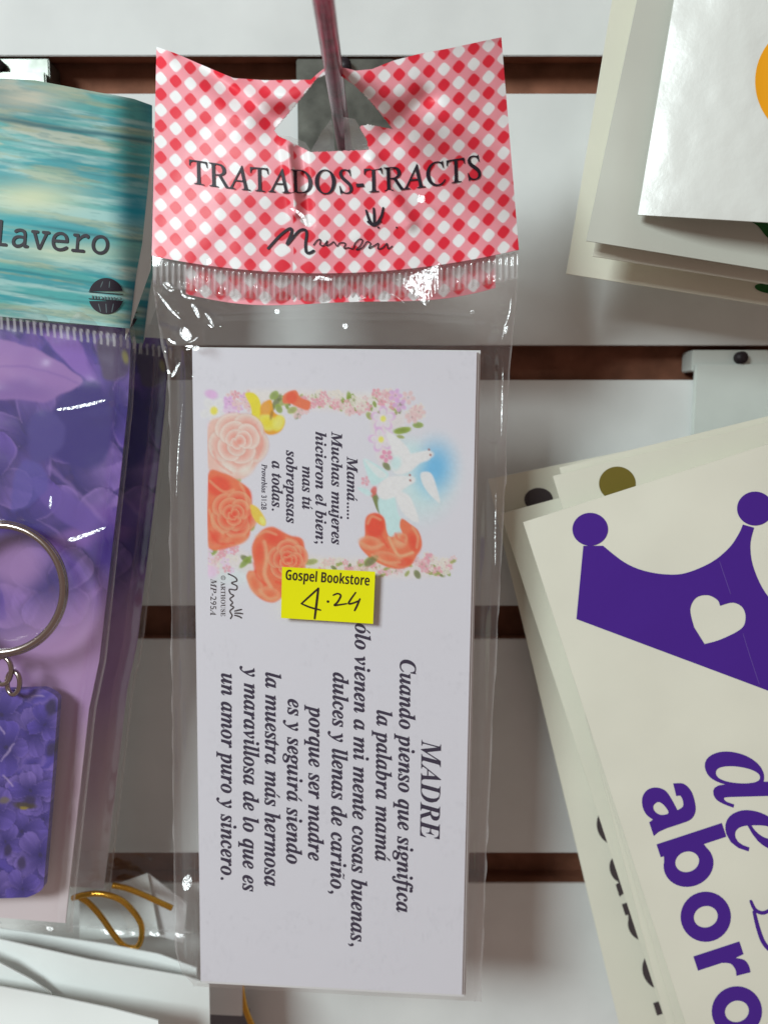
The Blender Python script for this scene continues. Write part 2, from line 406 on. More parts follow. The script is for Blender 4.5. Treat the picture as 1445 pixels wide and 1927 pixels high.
# ------------------------------------------------------------------ the wall of slats
def zv(v): return float(U(CU, v, 0)[2])
def box(name, x0, x1, y0, y1, z0, z1, mat, parent=None, bev=0.0):
    bm = bmesh.new(); bmesh.ops.create_cube(bm, size=1)
    for q in bm.verts: q.co = Vector(((x0 + x1) / 2 + q.co.x * (x1 - x0), (y0 + y1) / 2 + q.co.y * (y1 - y0), (z0 + z1) / 2 + q.co.z * (z1 - z0)))
    if bev: bmesh.ops.bevel(bm, geom=bm.edges[:], offset=bev, segments=2, affect='EDGES')
    bm.verts.ensure_lookup_table(); v = [q.co[:] for q in bm.verts]; bm.verts.index_update(); f = [[q.index for q in fc.verts] for fc in bm.faces]; bm.free()
    return obj(name, v, f, mat, parent)
wall = thing('slat_wall', (0, 0, 0), 'white slatted display wall with brown grooves behind all the hanging goods', 'wall')
slots = [(105, 176), (650, 715), (1140, 1202), (1605, 1661)]
zs = [.26] + [zv(x) for p in slots for x in p] + [-.30]
for i in range(0, len(zs), 2):
    sl = box('slat', -.34, .34, 0, .004, zs[i + 1], zs[i], [M_WALL, M_BROWN], wall, .0002)
    for pg in sl.data.polygons: pg.material_index = 0 if pg.normal.y < -.5 else 1
for (a, b) in slots:      # the rebated lips inside each groove and its brown bottom
    z1, z0 = zv(a), zv(b)
    box('groove_bottom', -.34, .34, .0085, .0105, z0 - .006, z1 + .006, M_BROWN, wall)
box('back_board', -.35, .35, .0106, .016, -.31, .27, M_BROWN, wall)
for (a, b) in slots:
    box('groove_lip', -.34, .34, .0041, .0084, zv(a) + .0015, zv(a) + .006, M_BROWN, wall)
    box('groove_lip', -.34, .34, .0041, .0084, zv(b) - .006, zv(b) - .0012, M_BROWN, wall)

# ------------------------------------------------------------------ hooks: plate in the groove, long prong
def tube(name, pts, rad, mat, parent=None, seg=14, caps=True, closed=False, flat=1.0):
    p = [Vector(q) for q in pts]; n = len(p); v = []; f = []
    up = Vector((.13, .2, .97)); prev = None
    for i, q in enumerate(p):
        a = p[(i - 1) % n] if (closed or i > 0) else q; b = p[(i + 1) % n] if (closed or i < n - 1) else q
        t = (b - a).normalized()
        e1 = (up - t * up.dot(t)).normalized() if prev is None else (prev - t * prev.dot(t)).normalized(); prev = e1
        e2 = t.cross(e1); r = rad(i / (n - 1)) if callable(rad) else rad
        for k in range(seg):
            an = 2 * math.pi * k / seg; v.append((q + e1 * math.cos(an) * r + e2 * math.sin(an) * r * flat)[:])
    for i in range(n if closed else n - 1):
        for k in range(seg):
            a, b = i * seg + k, i * seg + (k + 1) % seg; c, d = ((i + 1) % n) * seg + (k + 1) % seg, ((i + 1) % n) * seg + k
            f.append([a, b, c, d])
    if caps and not closed: f.append(list(range(seg))[::-1]); f.append([(n - 1) * seg + k for k in range(seg)])
    return obj(name, v, f, mat, parent, smooth=True)
def hook(cu, slot, label, tilt=.006, pm=None):
    pm = pm or M_PLATE
    base = P(cu, slot + 70, 0)
    k = math.cos(0)
    e = thing('display_hook', base, label, 'hook', 'hooks in the grooves of the wall')
    x = base.x; zt = zv(slot + 32); w2 = .0128
    zb = base.z - .024
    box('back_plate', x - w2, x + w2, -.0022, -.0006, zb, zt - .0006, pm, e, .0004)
    box('groove_tab', x - w2 * 1.03, x + w2 * 1.03, -.0005, .0072, zt - .0025, zt + .0034, pm, e, .0003)
    rv = [(x, .0005 - .003 * q, zt + .0012) for q in (0, 1)]
    tube('rivet', rv, .0017, M_HOLE, e, 16)
    zp = float(U(cu, slot + 187, 0)[2])
    n = 26; pts = [(x, -.0022 - .186 * i / n, zp + tilt * .186 * (i / n)) for i in range(n + 1)]
    tube('prong', pts, lambda t: .00195 if t < .985 else .0016, M_PRONG, e, 20)
    return e
M_PLATE_SHADE = M('shaded_plate_metal', (.20, .215, .19), .3, metal=.7, spec=.5, var=.5, var_scale=160)  # darker copy of the plate metal, shade behind the headers put into its colour
M_PLATE_LIT = M('lit_plate_metal', (.62, .66, .62), .5, spec=.3, var=.06, var_scale=80)  # lighter copy of the plate metal, the light on it put into the colour
hook(650, 105, 'maroon prong hook that the red gingham package hangs on', pm=M_PLATE_SHADE)
hook(5, 105, 'hook behind the teal keychain header at the left edge', .22, M_PLATE_SHADE)
hook(1386, 650, 'hook with bare pale plate above the purple crown sheets', pm=M_PLATE_LIT)

# ------------------------------------------------------------------ gingham package
def sag(u):
    x = (u - 632) / 343.0; return 38 * (1 - x * x) - 6 * x
def dline(u, v, a, b):
    ax, ay = a; ex, ey = b[0] - ax, b[1] - ay; t = np.clip(((u - ax) * ex + (v - ay) * ey) / (ex * ex + ey * ey), 0, 1)
    return np.hypot(u - ax - t * ex, v - ay - t * ey)
def H_head(u, v):
    x = (u - 632) / 343.0; t = np.clip((v - 80) / 430.0, 0, 1)
    h = .0475 + .0035 * (1 - x * x) * (1 - .3 * t) - .011 * np.abs(x) ** 2.5 * (1 - t) ** 1.4
    h = h - .0042 * np.exp(-(dline(u, v, (350, 100), (520, 226)) / 24) ** 2)        # crease running to the hole
    h = h + .0022 * np.exp(-(dline(u, v, (480, 200), (590, 160)) / 34) ** 2)
    h = h - .0022 * np.exp(-(dline(u, v, (735, 245), (800, 190)) / 26) ** 2)
    h = h + .0014 * np.exp(-(dline(u, v, (541, 275), (556, 400)) / 9) ** 2) - .0008 * np.exp(-(dline(u, v, (566, 280), (580, 420)) / 10) ** 2)
    h = h + .0011 * np.exp(-(dline(u, v, (700, 300), (770, 420)) / 14) ** 2)
    h = h + .0006 * (fbm(u / 70, v / 70, 3, 2) - .5)
    return h
top = interp([(288, 96), (295, 88), (330, 100), (380, 122), (440, 147), (500, 151), (585, 150), (598, 138), (612, 127), (632, 125), (645, 127), (670, 133), (700, 130), (740, 114), (790, 101), (850, 90), (900, 79), (943, 70)])
OPEN = np.array([(597, 146), (566, 185), (515, 245), (524, 256), (552, 269), (584, 286), (640, 284), (694, 282), (690, 262), (676, 238), (692, 234), (739, 243), (716, 212), (690, 182), (664, 157), (640, 141), (620, 138)], float)
def inside(x, y, p):
    ins = np.zeros(len(x), bool)
    for i in range(len(p)):
        ax, ay = p[i]; bx, by = p[(i + 1) % len(p)]
        ins ^= ((ay > y) != (by > y)) & (x < (bx - ax) * (y - ay) / (by - ay + 1e-12) + ax)
    return ins
def head_xy(s, t):
    ub = 286 + s * (976 - 286); ut = 295 + s * (943 - 295); u0 = ut * (1 - t) + ub * t
    vt = top(ut); vb = 476 + sag(ub)
    return u0, vt * (1 - t) + vb * t
RED, WHT, PNK = alb(198, 38, 54), alb(214, 212, 211), alb(224, 134, 143)
def gingham(u, v):
    q = v - sag(u) + 3.0 * np.exp(-((u - 541) / 16) ** 2)
    p = u + 9 * np.exp(-((u - 552) / 22) ** 2) * np.sign(u - 552) * sm(250, 300, v)
    # the folded strip beside the hole shows the same print seen flatter
    p = p + .010 * (np.clip(430 - dline(u, v, (355, 108), (515, 222)) * 9, 0, 400)) * .3
    a = (p - 303) / 56.0 + (q - 109) / 59.5 + .25; b = (p - 303) / 56.0 - (q - 109) / 59.5 + .25
    def dots(a, b):
        x = np.abs((a + .25) % 1 - .5); y = np.abs((b + .25) % 1 - .5)
        d = (x ** 3.8 + y ** 3.8) ** (1 / 3.8); return 1 - sm(.226, .274, d)
    r = dots(a, b)[:, None]; w_ = dots(a + .5, b + .5)[:, None]
    return RED * r + WHT * w_ + PNK * (1 - r - w_)
pk = thing('tract_package', P(632, 140, .05), 'clear bag of tracts with a red gingham header card and yellow price sticker', 'package')
head = grid('header_card', head_xy, H_head, 360, 230, M_LAMIN, pk, .0003, gingham, lambda u, v: ~inside(u, v, OPEN), True)
def hw(u, q): return u, q + sag(u)
ink = Ink(); ink.text('TRATADOS-TRACTS', 'i', (356, 326), (905, 326), 64, offset=.004, shear=-.30)
ink.build('lettering', H_head, M_INKD, head, .00022, hw)
ink = Ink()
ink.stroke([(505, 467), (527, 443), (545, 430), (549, 437), (540, 460), (561, 436), (572, 432), (577, 438), (575, 458), (576, 473), (582, 476), (590, 472)], 5.2, taper=False)
sq = [(590, 461), (597, 452), (603, 451), (602, 460), (609, 462), (616, 453), (614, 462), (622, 459), (628, 455), (634, 463), (640, 457), (650, 458), (647, 467), (656, 466), (664, 468), (668, 458), (676, 450), (682, 452), (678, 462), (670, 470), (682, 466), (690, 455), (697, 458), (694, 467), (704, 462), (712, 458), (711, 468), (720, 466), (728, 458), (730, 468), (738, 463)]
ink.stroke(sq, 2.1, taper=False)
for a in ([(689, 396), (694, 412), (700, 421)], [(703, 392), (704, 406), (704, 421)], [(721, 391), (717, 408), (708, 421)], [(692, 417), (704, 424), (716, 416)]): ink.stroke(a, 5)
ink.disc((712, 428), 2); ink.disc((746, 428), 1.6)
ink.build('logo', H_head, M_INKD, head, .00022)
# back half of the header inside the bag, showing below the front half
hb = lambda u, v: H_head(u, v) - .0035
grid('header_back', lambda s, t: (350 + s * 582, 462 + sag(350 + s * 582) + t * 74 + 5 * np.sin(s * 9)), hb, 220, 36, M_PRINT, pk, .0002, gingham, None, True)

# clear bag
bl = interp([(470, 287), (540, 289), (600, 297), (640, 305), (700, 318), (900, 319), (1200, 322), (1500, 325), (1700, 328), (1790, 331), (1830, 342), (1850, 362), (1900, 372)])
br = interp([(460, 975), (560, 972), (620, 966), (700, 958), (900, 951), (1100, 941), (1300, 930), (1500, 920), (1700, 911), (1860, 904), (1885, 893)])
LEAF = [(362, 655), (897, 661), (869, 1872), (378, 1846)]
HL = .0405
def bag_xy(s, t):
    v = 472 + t * (1856 - 472); l = bl(v); r = br(v)
    wob = 5 * (vnoise(v / 34, s * 0 + 2.5, 41) - .5) * sm(560, 640, v); l = l + wob * 1.2; r = r + 5 * (vnoise(v / 30, s * 0 + 7.5, 43) - .5) * sm(540, 600, v)
    u = l + s * (r - l); return u, v + sag(u) * (1 - t) ** 6 * 1.0 + 29 * s * t ** 4
def bag_profile(u, v):
    l = bl(v); r = br(v); dl = np.clip((u - l) / 52, 0, 1); dr = np.clip((r - u) / 52, 0, 1)
    return np.minimum(dl, dr)
def H_front(u, v):
    e = sm(0, 1, bag_profile(u, v))
    h = .0375 + e * (HL + .0007 - .0375)
    k = 1 - sm(510, 660, v)
    h = h * (1 - k) + (H_head(u, np.minimum(v, 500)) - .0012) * k
    z = np.clip((1 - sm(560, 720, v)), 0, 1) * sm(515, 545, v)                      # wrinkled shoulder below the seal
    cor = np.clip(np.exp(-((u - 330) / 85) ** 2) * 1.5 + np.exp(-((u - 950) / 70) ** 2) + .35, 0, 1.6)
    wv = fbm((u + .75 * v) / 60, (v - .4 * u) / 26, 5, 3) - .5
    h = h + z * cor * .0034 * wv + .0005 * (fbm((u + v) / 90, (v - u) / 60, 19, 3) - .5) * sm(640, 700, v)
    h = h + .0017 * (fbm(u / 16, v / 170, 9, 2) - .5) * (1 - sm(.55, 1, bag_profile(u, v))) * sm(600, 700, v)
    h = np.where(inside(u, v, np.array([(354, 648), (903, 654), (876, 1880), (371, 1853)], float)), np.maximum(h, HL + .0006), h)
    seal = sm(488, 494, v - sag(u) + 10) * (1 - sm(532, 540, v - sag(u) + 10))
    h = h + seal * .00028 * np.sin(u * 2 * math.pi / 11.2)
    return h
def seal_haze(u, v):
    q = v - sag(u) + 10
    seal = sm(488, 491, q) * (1 - sm(536, 542, q))
    edge = np.exp(-(bag_profile(u, v) * 52 / 2.2) ** 2) * .30 + np.exp(-((bag_profile(u, v) * 52 - 26) / 9) ** 2) * .05
    return seal * (.22 + .30 * sm(-.1, .5, np.sin(u * 2 * math.pi / 11.2))) + edge + .02 * sm(.3, .7, fbm(u / 9, v / 300, 4, 2)) * (1 - sm(.8, 1, bag_profile(u, v)))
bag = grid('clear_bag', bag_xy, H_front, 330, 520, M_FILM, pk, 0, None, None, True, {'haze': seal_haze})
def H_back(u, v):
    e = sm(0, 1, bag_profile(u, v)); h = .0374 - e * .0035
    k = 1 - sm(510, 660, v); return h * (1 - k) + (H_head(u, np.minimum(v, 500)) - .0052) * k
grid('bag_back', bag_xy, H_back, 60, 120, M_FILM, pk, 0, None, None, True)
# film showing in the hole, pulled up round the prong, and the folded film triangle under the seal
def tent(name, pts, hs, mat, parent, haze=.0):
    v = [P(a, b, h)[:] for (a, b), h in zip(pts, hs)]
    bm = bmesh.new(); vs = [bm.verts.new(q) for q in v]
    bm.faces.new(vs); bmesh.ops.triangulate(bm, faces=bm.faces[:]); bmesh.ops.subdivide_edges(bm, edges=bm.edges[:], cuts=4, use_grid_fill=True)
    rnd = random.Random(3)
    for q in bm.verts: q.co.y += rnd.uniform(-.00022, .00022)
    bm.verts.index_update(); vv = [q.co[:] for q in bm.verts]; ff = [[q.index for q in f.verts] for f in bm.faces]; bm.free()
    return obj(name, vv, ff, mat, parent, True, None, {'haze': [haze] * len(vv)})
tent('film_fold', [(582, 290), (606, 246), (624, 224), (631, 290)], [.047, .042, .040, .046], M_FILMW, pk, .16)
tent('film_fold', [(650, 290), (646, 220), (668, 224), (684, 250), (702, 290)], [.046, .040, .040, .042, .047], M_FILMT, pk, .16)
tent('film_fold', [(514, 254), (545, 256), (575, 268), (588, 290), (545, 286)], [.047, .047, .047, .0475, .048], M_FILMW, pk, .14)
def glint(pts, h):
    """small crumpled facet of film turned so that the ceiling light mirrors in it"""
    c = np.mean(pts, 0); pc = P(c[0], c[1], h); vw = (Vector((0, -D, 0)) - pc).normalized(); lw = (key.location - pc).normalized()
    n = (vw + lw).normalized()
    out = []
    for a, b in (pts if abs(c[0] - 786) < 25 and c[1] > 480 and c[1] < 560 else (pts if len(pts) > 7 else cat(pts, 3, True))):
        q = P(a, b, h); q.y -= ((q - pc).dot(n)) / n.y; out.append(q)
    rnd = random.Random(int(c[0] + c[1]))
    bm = bmesh.new(); vs = [bm.verts.new(q) for q in out]; bm.faces.new(vs); bmesh.ops.triangulate(bm, faces=bm.faces[:])
    bmesh.ops.subdivide_edges(bm, edges=bm.edges[:], cuts=10 if len(pts) == 6 and c[0] > 700 else 3, use_grid_fill=True)
    for q in bm.verts: q.co.y += rnd.uniform(-1, 1) * .00002 + (.00011 * math.sin(q.co.x * 2 * math.pi / .00132) if len(pts) == 6 and c[0] > 700 else 0)
    bm.verts.index_update(); vv = [q.co[:] for q in bm.verts]; ff = [[q.index for q in f.verts] for f in bm.faces]; bm.free()
    return vv, ff
def ribbon(pts, wd):
    p = cat(pts, 3); t = np.gradient(p, axis=0); t /= np.linalg.norm(t, axis=1)[:, None] + 1e-9; nn = np.stack([-t[:, 1], t[:, 0]], -1)
    ws = wd / 2 * (.25 + .75 * np.sin(np.linspace(.1, math.pi - .1, len(p))))[:, None]
    return [tuple(q) for q in np.concatenate([p + nn * ws, (p - nn * ws)[::-1]])]
def glints(name, lst, parent):
    for pts, h in lst:
        v, f = glint(pts, h); obj(name, v, f, M_FILMG, parent, True, None, {'haze': [.12] * len(v)})
glints('film_crumple', [
    ([(733, 509), (760, 522), (828, 497), (828, 540), (800, 577), (770, 548)], .0495),
    (ribbon([(545, 390), (562, 400), (573, 413), (577, 427)], 6), .0535),
    (ribbon([(590, 527), (600, 522), (612, 525), (626, 527)], 7), .0500),
    (ribbon([(306, 532), (312, 541), (322, 547), (329, 545)], 3.5), .0462), (ribbon([(307, 532), (317, 533), (326, 543)], 3), .0462),
    (ribbon([(294, 549), (303, 560), (312, 571), (322, 583), (331, 592), (341, 601)], 4.5), .0462),
    (ribbon([(339, 541), (344, 555), (357, 561), (368, 563)], 4), .0462), (ribbon([(360, 572), (368, 582), (376, 599)], 8), .0458), (ribbon([(385, 588), (395, 600), (403, 615)], 5), .046),
    (ribbon([(340, 616), (340, 628), (352, 640), (360, 634), (354, 622), (345, 615)], 4.5), .046), (ribbon([(353, 645), (366, 640), (373, 634)], 3), .0455),
    (ribbon([(700, 552), (720, 548), (742, 556), (760, 572)], 2.2), .0462), (ribbon([(640, 560), (668, 566), (690, 560)], 2), .0462),
    (ribbon([(962, 560), (958, 590), (950, 612), (944, 640)], 2.6), .0445), (ribbon([(948, 690), (944, 760), (941, 820)], 2.2), .0395), (ribbon([(936, 930), (931, 1010), (929, 1060)], 2.0), .0390), (ribbon([(338, 760), (336, 850), (338, 930)], 1.8), .0390),
    ([(335, 684), (339, 685), (328, 708), (323, 706)], .0412), ([(362, 652), (376, 652), (374, 658), (364, 660)], .0422),
    ([(788, 366), (800, 372), (797, 382), (786, 378)], .0520), ([(644, 610), (652, 609), (655, 615), (648, 619)], .0455),
    ([(517, 583), (525, 582), (526, 590), (518, 590)], .0455), ([(886, 584), (893, 585), (891, 590), (885, 590)], .0455), ([(949, 617), (955, 614), (954, 626), (948, 628)], .0445),
    ([(390, 487), (398, 488), (398, 497), (390, 497)], .0500), ([(345, 1655), (356, 1650), (362, 1662), (352, 1672), (344, 1665)], .0395),
], pk)

# price sticker on the outside of the bag
HS = HL + .0018
stk = grid('price_sticker', bil((531, 1067), (706, 1076), (702, 1174), (529, 1163)), lambda u, v: HS + .0003 * ((u - 617) / 90) ** 2, 30, 16, M_STICK, pk, .00018)
ink = Ink(); ink.text('Gospel Bookstore', 'sb', (537, 1091), (694.5, 1102), 27, offset=-.004)
ink.build('lettering', lambda u, v: HS + .0003 * ((u - 617) / 90) ** 2, M_PEN, stk, .0001)
ink = Ink()
ink.stroke([(599, 1107), (588, 1117), (567, 1136)], 3.4); ink.stroke([(567, 1136), (584, 1143), (603, 1148)], 3.4); ink.stroke([(599, 1107), (596, 1132), (592, 1164)], 4.2)
ink.disc((617, 1132), 2.4); ink.stroke([(627, 1120), (635, 1117), (641, 1121), (635, 1133), (629, 1139), (639, 1138), (652, 1136)], 3.4)
ink.stroke([(669, 1115), (659, 1129), (656, 1136), (664, 1135), (676, 1130)], 3.4); ink.stroke([(677, 1127), (672, 1139), (667, 1149)], 3.6)
ink.build('handwritten_price', lambda u, v: HS + .0003 * ((u - 617) / 90) ** 2, M_PEN, stk, .0001)

# ---- leaflets in the bag
PW = np.array([.80, .795, .86])
ORG, ORL, ORD = alb(232, 108, 74), alb(246, 158, 120), alb(208, 66, 46)
def paint_leaf(u, v):
    p = Paint(u, v, PW)
    # faint show-through from the back of the sheet
    p.mix(.05 * sm(.62, .75, vnoise(u / 5, v / 9, 21)) * sm(.5, .6, vnoise(u / 60, v / 26, 22)) * ((v < 730) | (v > 1190)), (.35, .35, .4))
    sky, sk2 = alb(98, 168, 214), alb(176, 214, 234)
    p.ell((800, 905), 66, 88, .35, sk2, .9, .9); p.ell((818, 880), 46, 62, .1, sky, .9, .95); p.ell((770, 850), 40, 30, .6, sk2, .9, .6)
    p.ell((505, 745), 90, 14, 0, alb(205, 225, 228), .9, .8); p.ell((702, 750), 60, 18, 0, alb(205, 225, 232), .9, .7); p.ell((440, 1085), 60, 22, 0, alb(196, 214, 224), .9, .7)
    p.ell((410, 1050), 24, 40, 0, alb(190, 190, 180), .9, .5)
    g1, g2, g3 = alb(128, 150, 60), alb(150, 160, 90), alb(110, 120, 70)
    pk1, pk2, pk3 = alb(238, 178, 178), alb(232, 148, 160), alb(240, 200, 190)
    lil, lil2 = alb(212, 184, 222), alb(200, 160, 200)
    rnd = random.Random(11)
    # inner white oval stays clear
    p.ell((600, 905), 116, 140, .0, PW, .06, 1.0)
    p.poly([(540, 800), (560, 778), (620, 770), (690, 772), (712, 800), (706, 880), (712, 960), (690, 1040), (660, 1062), (600, 1058), (575, 1010), (520, 980), (480, 960), (470, 900), (500, 850)], PW, 8, .9)
    # garland bed
    for q, wd in (([(470, 752), (560, 752), (640, 756), (700, 762), (745, 790)], 30), ([(575, 1060), (640, 1068), (700, 1066), (760, 1072), (835, 1066)], 26), ([(400, 1040), (440, 1050), (470, 1060)], 30), ([(712, 790), (718, 830), (726, 860)], 22)):
        p.line(q, wd, alb(226, 196, 186), 12, .45)
    for i in range(60):
        t = rnd.random(); top_ = rnd.random() < .55
        x = (510 + t * 250) if top_ else (575 + t * 265); y = (754 + 18 * max(0, t - .6) if top_ else 1066) + rnd.uniform(-15, 15); an = rnd.uniform(0, 3.1)
        p.leaf((x, y), (x + 15 * math.cos(an), y + 15 * math.sin(an)), 8, (g1, g2, g3)[rnd.randrange(3)])
    for a, b in (((520, 765), (555, 745)), ((555, 790), (570, 765)), ((640, 745), (655, 775)), ((655, 735), (662, 770)), ((690, 775), (700, 790)), ((530, 740), (512, 770)), ((740, 815), (775, 805)), ((775, 800), (798, 800)),
                 ((600, 1055), (570, 1060)), ((680, 1065), (712, 1040)), ((395, 1045), (410, 1030)), ((452, 1045), (475, 1060)), ((450, 1070), (475, 1045)), ((465, 1000), (450, 1020)), ((700, 920), (715, 960)), ((780, 1072), (790, 1090)), ((820, 1072), (838, 1085)), ((720, 870), (735, 885)), ((455, 905), (440, 898)), ((478, 985), (470, 1000))):
        p.leaf(a, b, 13, (g1, g2, g3)[rnd.randrange(3)])
    for i in range(95):
        t = rnd.random(); x = 548 + t * 245; y = 755 + 10 * math.sin(x / 17) + rnd.uniform(-13, 14) + 22 * max(0, t - .55)
        p.blossom((x, y), rnd.uniform(6, 11), (pk1, pk2, pk3)[rnd.randrange(3)], None, 5, rnd.random() * 6)
    for i in range(64):
        t = rnd.random(); x = 590 + t * 265; y = 1068 + rnd.uniform(-13, 10) - 10 * max(0, t - .7) + (rnd.uniform(-22, 6) if x > 780 else 0)
        p.blossom((x, y), rnd.uniform(6, 11), (pk1, pk2, pk3)[rnd.randrange(3)], None, 5, rnd.random() * 6)
        if i % 5 == 0: p.leaf((x - 8, y + 8), (x + 6, y + 3), 7, g2)
    for x, y in ((768, 748), (744, 744), (752, 762), (788, 775), (775, 785)): p.blossom((x, y), 14, (lil2 if x < 760 else pk1), None, 5, x)
    for i in range(26):
        p.blossom((rnd.uniform(392, 445), rnd.uniform(1030, 1075)), rnd.uniform(6, 11), (pk1, pk2, pk3, lil)[rnd.randrange(4)], None, 5, rnd.random() * 6)
    p.ell((399, 1076), 14, 16, .3, lil, .7, .9)
    for i in range(16): p.blossom((rnd.uniform(425, 470), rnd.uniform(740, 775)), rnd.uniform(8, 13), (lil2, pk2, pk1)[rnd.randrange(3)], None, 5, rnd.random() * 6)
    p.ell((398, 742), 15, 10, .3, lil2, .5, .9); p.ell((410, 805), 22, 10, .2, lil, .6, .9)
    p.blossom((403, 773), 27, alb(238, 224, 240), alb(238, 200, 70), 5, .3)
    p.blossom((432, 776), 14, lil, None, 5, 1)
    # yellow freesia, red tulip
    Y, YD, YL = alb(240, 196, 50), alb(214, 146, 40), alb(248, 226, 110)
    p.poly([(461, 741), (478, 740), (490, 756), (493, 790), (476, 792), (472, 765)], Y, 4)
    p.poly([(492, 762), (510, 752), (516, 775), (536, 790), (528, 812), (505, 818), (488, 800), (490, 778)], YD, 4)
    p.ell((503, 795), 20, 16, .6, Y, .3, .95, YL); p.ell((524, 796), 13, 18, .4, YL, .3, .9, Y); p.ell((500, 768), 10, 14, 0, alb(226, 150, 70), .5, .9); p.ell((511, 781), 4, 12, .2, alb(150, 110, 40), .6, .8)
    p.poly([(535, 742), (556, 734), (566, 748), (584, 756), (580, 772), (560, 766), (548, 760), (533, 758)], ORG, 4); p.ell((549, 748), 12, 13, 0, ORD, .4, .6)
    p.leaf((508, 752), (524, 736), 16, g1); p.leaf((520, 760), (530, 778), 14, g1); p.leaf((540, 776), (560, 768), 14, g2)
    for x, y in ((721, 788), (717, 827)):
        p.blossom((x, y), 25, lil2, None, 5, x); p.blossom((x, y), 20, alb(236, 206, 226), alb(236, 206, 96), 5, x)
    p.blossom((727, 858), 13, alb(232, 128, 160), None, 5, .4); p.blossom((688, 905), 10, pk2, None); p.ell((703, 925), 7, 12, .3, alb(196, 96, 90), .4, .9)
    p.line([(705, 935), (710, 955), (722, 975)], 5, g3); p.leaf((738, 812), (775, 808), 14, g1); p.leaf((745, 820), (762, 824), 8, g2)
    # doves
    dv, dt, ds = alb(236, 240, 236), alb(180, 222, 224), alb(208, 232, 232)
    p.poly([(727, 812), (752, 828), (770, 848), (768, 860), (752, 868), (738, 850)], ds, 5); p.poly([(727, 812), (752, 828), (768, 846), (755, 850)], dv, 5, .8)
    p.poly([(735, 872), (760, 858), (790, 850), (806, 848), (812, 856), (806, 866), (790, 872), (770, 888), (745, 892)], ds, 5)
    p.ell((766, 860), 16, 10, .2, dv, .6, .9); p.ell((806, 855), 12, 8, 0, dv, .5, .95); p.ell((745, 872), 12, 16, .3, dt, .6, .8)
    p.poly([(792, 890), (810, 890), (820, 912), (828, 945), (818, 940), (804, 925), (794, 908)], dv, 4, .95); p.line([(802, 905), (814, 922), (824, 940)], 2, ds)
    p.poly([(684, 864), (705, 872), (731, 892), (716, 908), (700, 912), (690, 890)], dt, 5); p.poly([(686, 866), (705, 876), (728, 894), (712, 898)], dv, 5, .7)
    p.poly([(672, 918), (690, 920), (700, 930), (690, 932)], dt, 5, .9)
    p.poly([(722, 1030), (718, 985), (712, 940), (740, 930), (748, 962), (758, 985), (752, 1008)], dt, 5)
    p.poly([(712, 915), (730, 898), (764, 896), (778, 906), (760, 920), (745, 934), (722, 940), (712, 930)], dv, 5)
    p.poly([(742, 925), (766, 930), (778, 948), (788, 982), (768, 975), (752, 955)], dv, 5); p.line([(758, 935), (772, 955), (782, 976)], 2, ds)
    p.ell((772, 903), 11, 9, 0, dv, .5, .95)
    for c in ((807, 846), (810, 856), (771, 894), (772, 904)): p.ell(c, 2.6, 3.0, 0, alb(150, 90, 80), .6, .95)
    # roses
    lp, mp, dp = alb(246, 204, 194), alb(238, 172, 160), alb(226, 136, 122)
    p.poly([(392, 800), (420, 785), (455, 780), (490, 800), (500, 830), (490, 865), (470, 890), (452, 902), (420, 895), (392, 880)], mp, 8)
    p.rose((449, 832), 50, lp, mp, dp, .4); p.ell((430, 882), 26, 14, .5, lp, .5, .7, mp); p.ell((462, 886), 20, 13, -.4, lp, .5, .7, mp)
    p.poly([(391, 894), (420, 890), (448, 904), (470, 922), (474, 950), (472, 985), (468, 1012), (440, 1028), (400, 1035), (391, 1010)], ORG, 5)
    p.ell((412, 915), 26, 22, .2, ORD, .4, .8); p.ell((460, 938), 16, 22, .2, ORD, .4, .7); p.rose((440, 968), 40, ORL, ORG, ORD, .2); p.ell((405, 1010), 18, 22, .3, ORD, .5, .7, ORL); p.ell((445, 1016), 24, 12, -.2, ORG, .4, .8, ORL)
    p.poly([(472, 950), (486, 956), (500, 978), (498, 990), (484, 984), (474, 968)], alb(240, 180, 70), 4); p.ell((494, 980), 6, 10, -.4, YL, .5, .9)
    p.poly([(391, 800), (391, 1165), (380, 1165), (380, 800)], PW, 1, 1, False)
    p.poly([(474, 1030), (490, 1000), (512, 991), (530, 1000), (548, 1008), (570, 1016), (572, 1050), (560, 1090), (530, 1125), (510, 1134), (484, 1122), (465, 1090), (468, 1075), (480, 1070)], ORG, 5)
    p.ell((515, 1012), 26, 20, .1, ORD, .4, .85, ORG); p.ell((556, 1030), 18, 22, 0, ORD, .4, .8, ORG); p.rose((542, 1054), 34, ORL, ORG, ORD, .9); p.line([(497, 1020), (502, 1050), (498, 1080), (510, 1105)], 5, ORL, 4, .8)
    p.ell((480, 1098), 14, 26, -.35, ORG, .35, .9, ORL); p.ell((508, 1118), 22, 14, .3, ORG, .35, .9, ORL); p.ell((488, 1040), 13, 30, .1, ORD, .5, .6, ORG)
    p.poly([(676, 1022), (686, 1010), (688, 975), (704, 965), (722, 974), (728, 1000), (735, 1010), (756, 1006), (752, 990), (756, 976), (772, 986), (788, 1000), (794, 1026), (784, 1046), (770, 1066), (740, 1070), (705, 1056), (682, 1036)], ORG, 4)
    p.ell((706, 990), 20, 26, .2, ORD, .35, .9); p.ell((696, 1022), 24, 14, .2, ORG, .3, .9, ORL); p.ell((778, 1020), 14, 26, -.3, ORD, .4, .85, ORG)
    p.ell((752, 1018), 18, 18, .2, ORL, .35, .9, ORG); p.ell((758, 1012), 9, 9, 0, ORG, .4, .9, ORL); p.line([(732, 1012), (740, 1030), (752, 1046), (776, 1040)], 4, ORL, 3, .9); p.ell((735, 1052), 34, 12, .35, ORG, .3, .8, ORL); p.ell((762, 1058), 18, 9, -.3, ORD, .5, .7)
    p.leaf((684, 1066), (712, 1046), 16, g3)
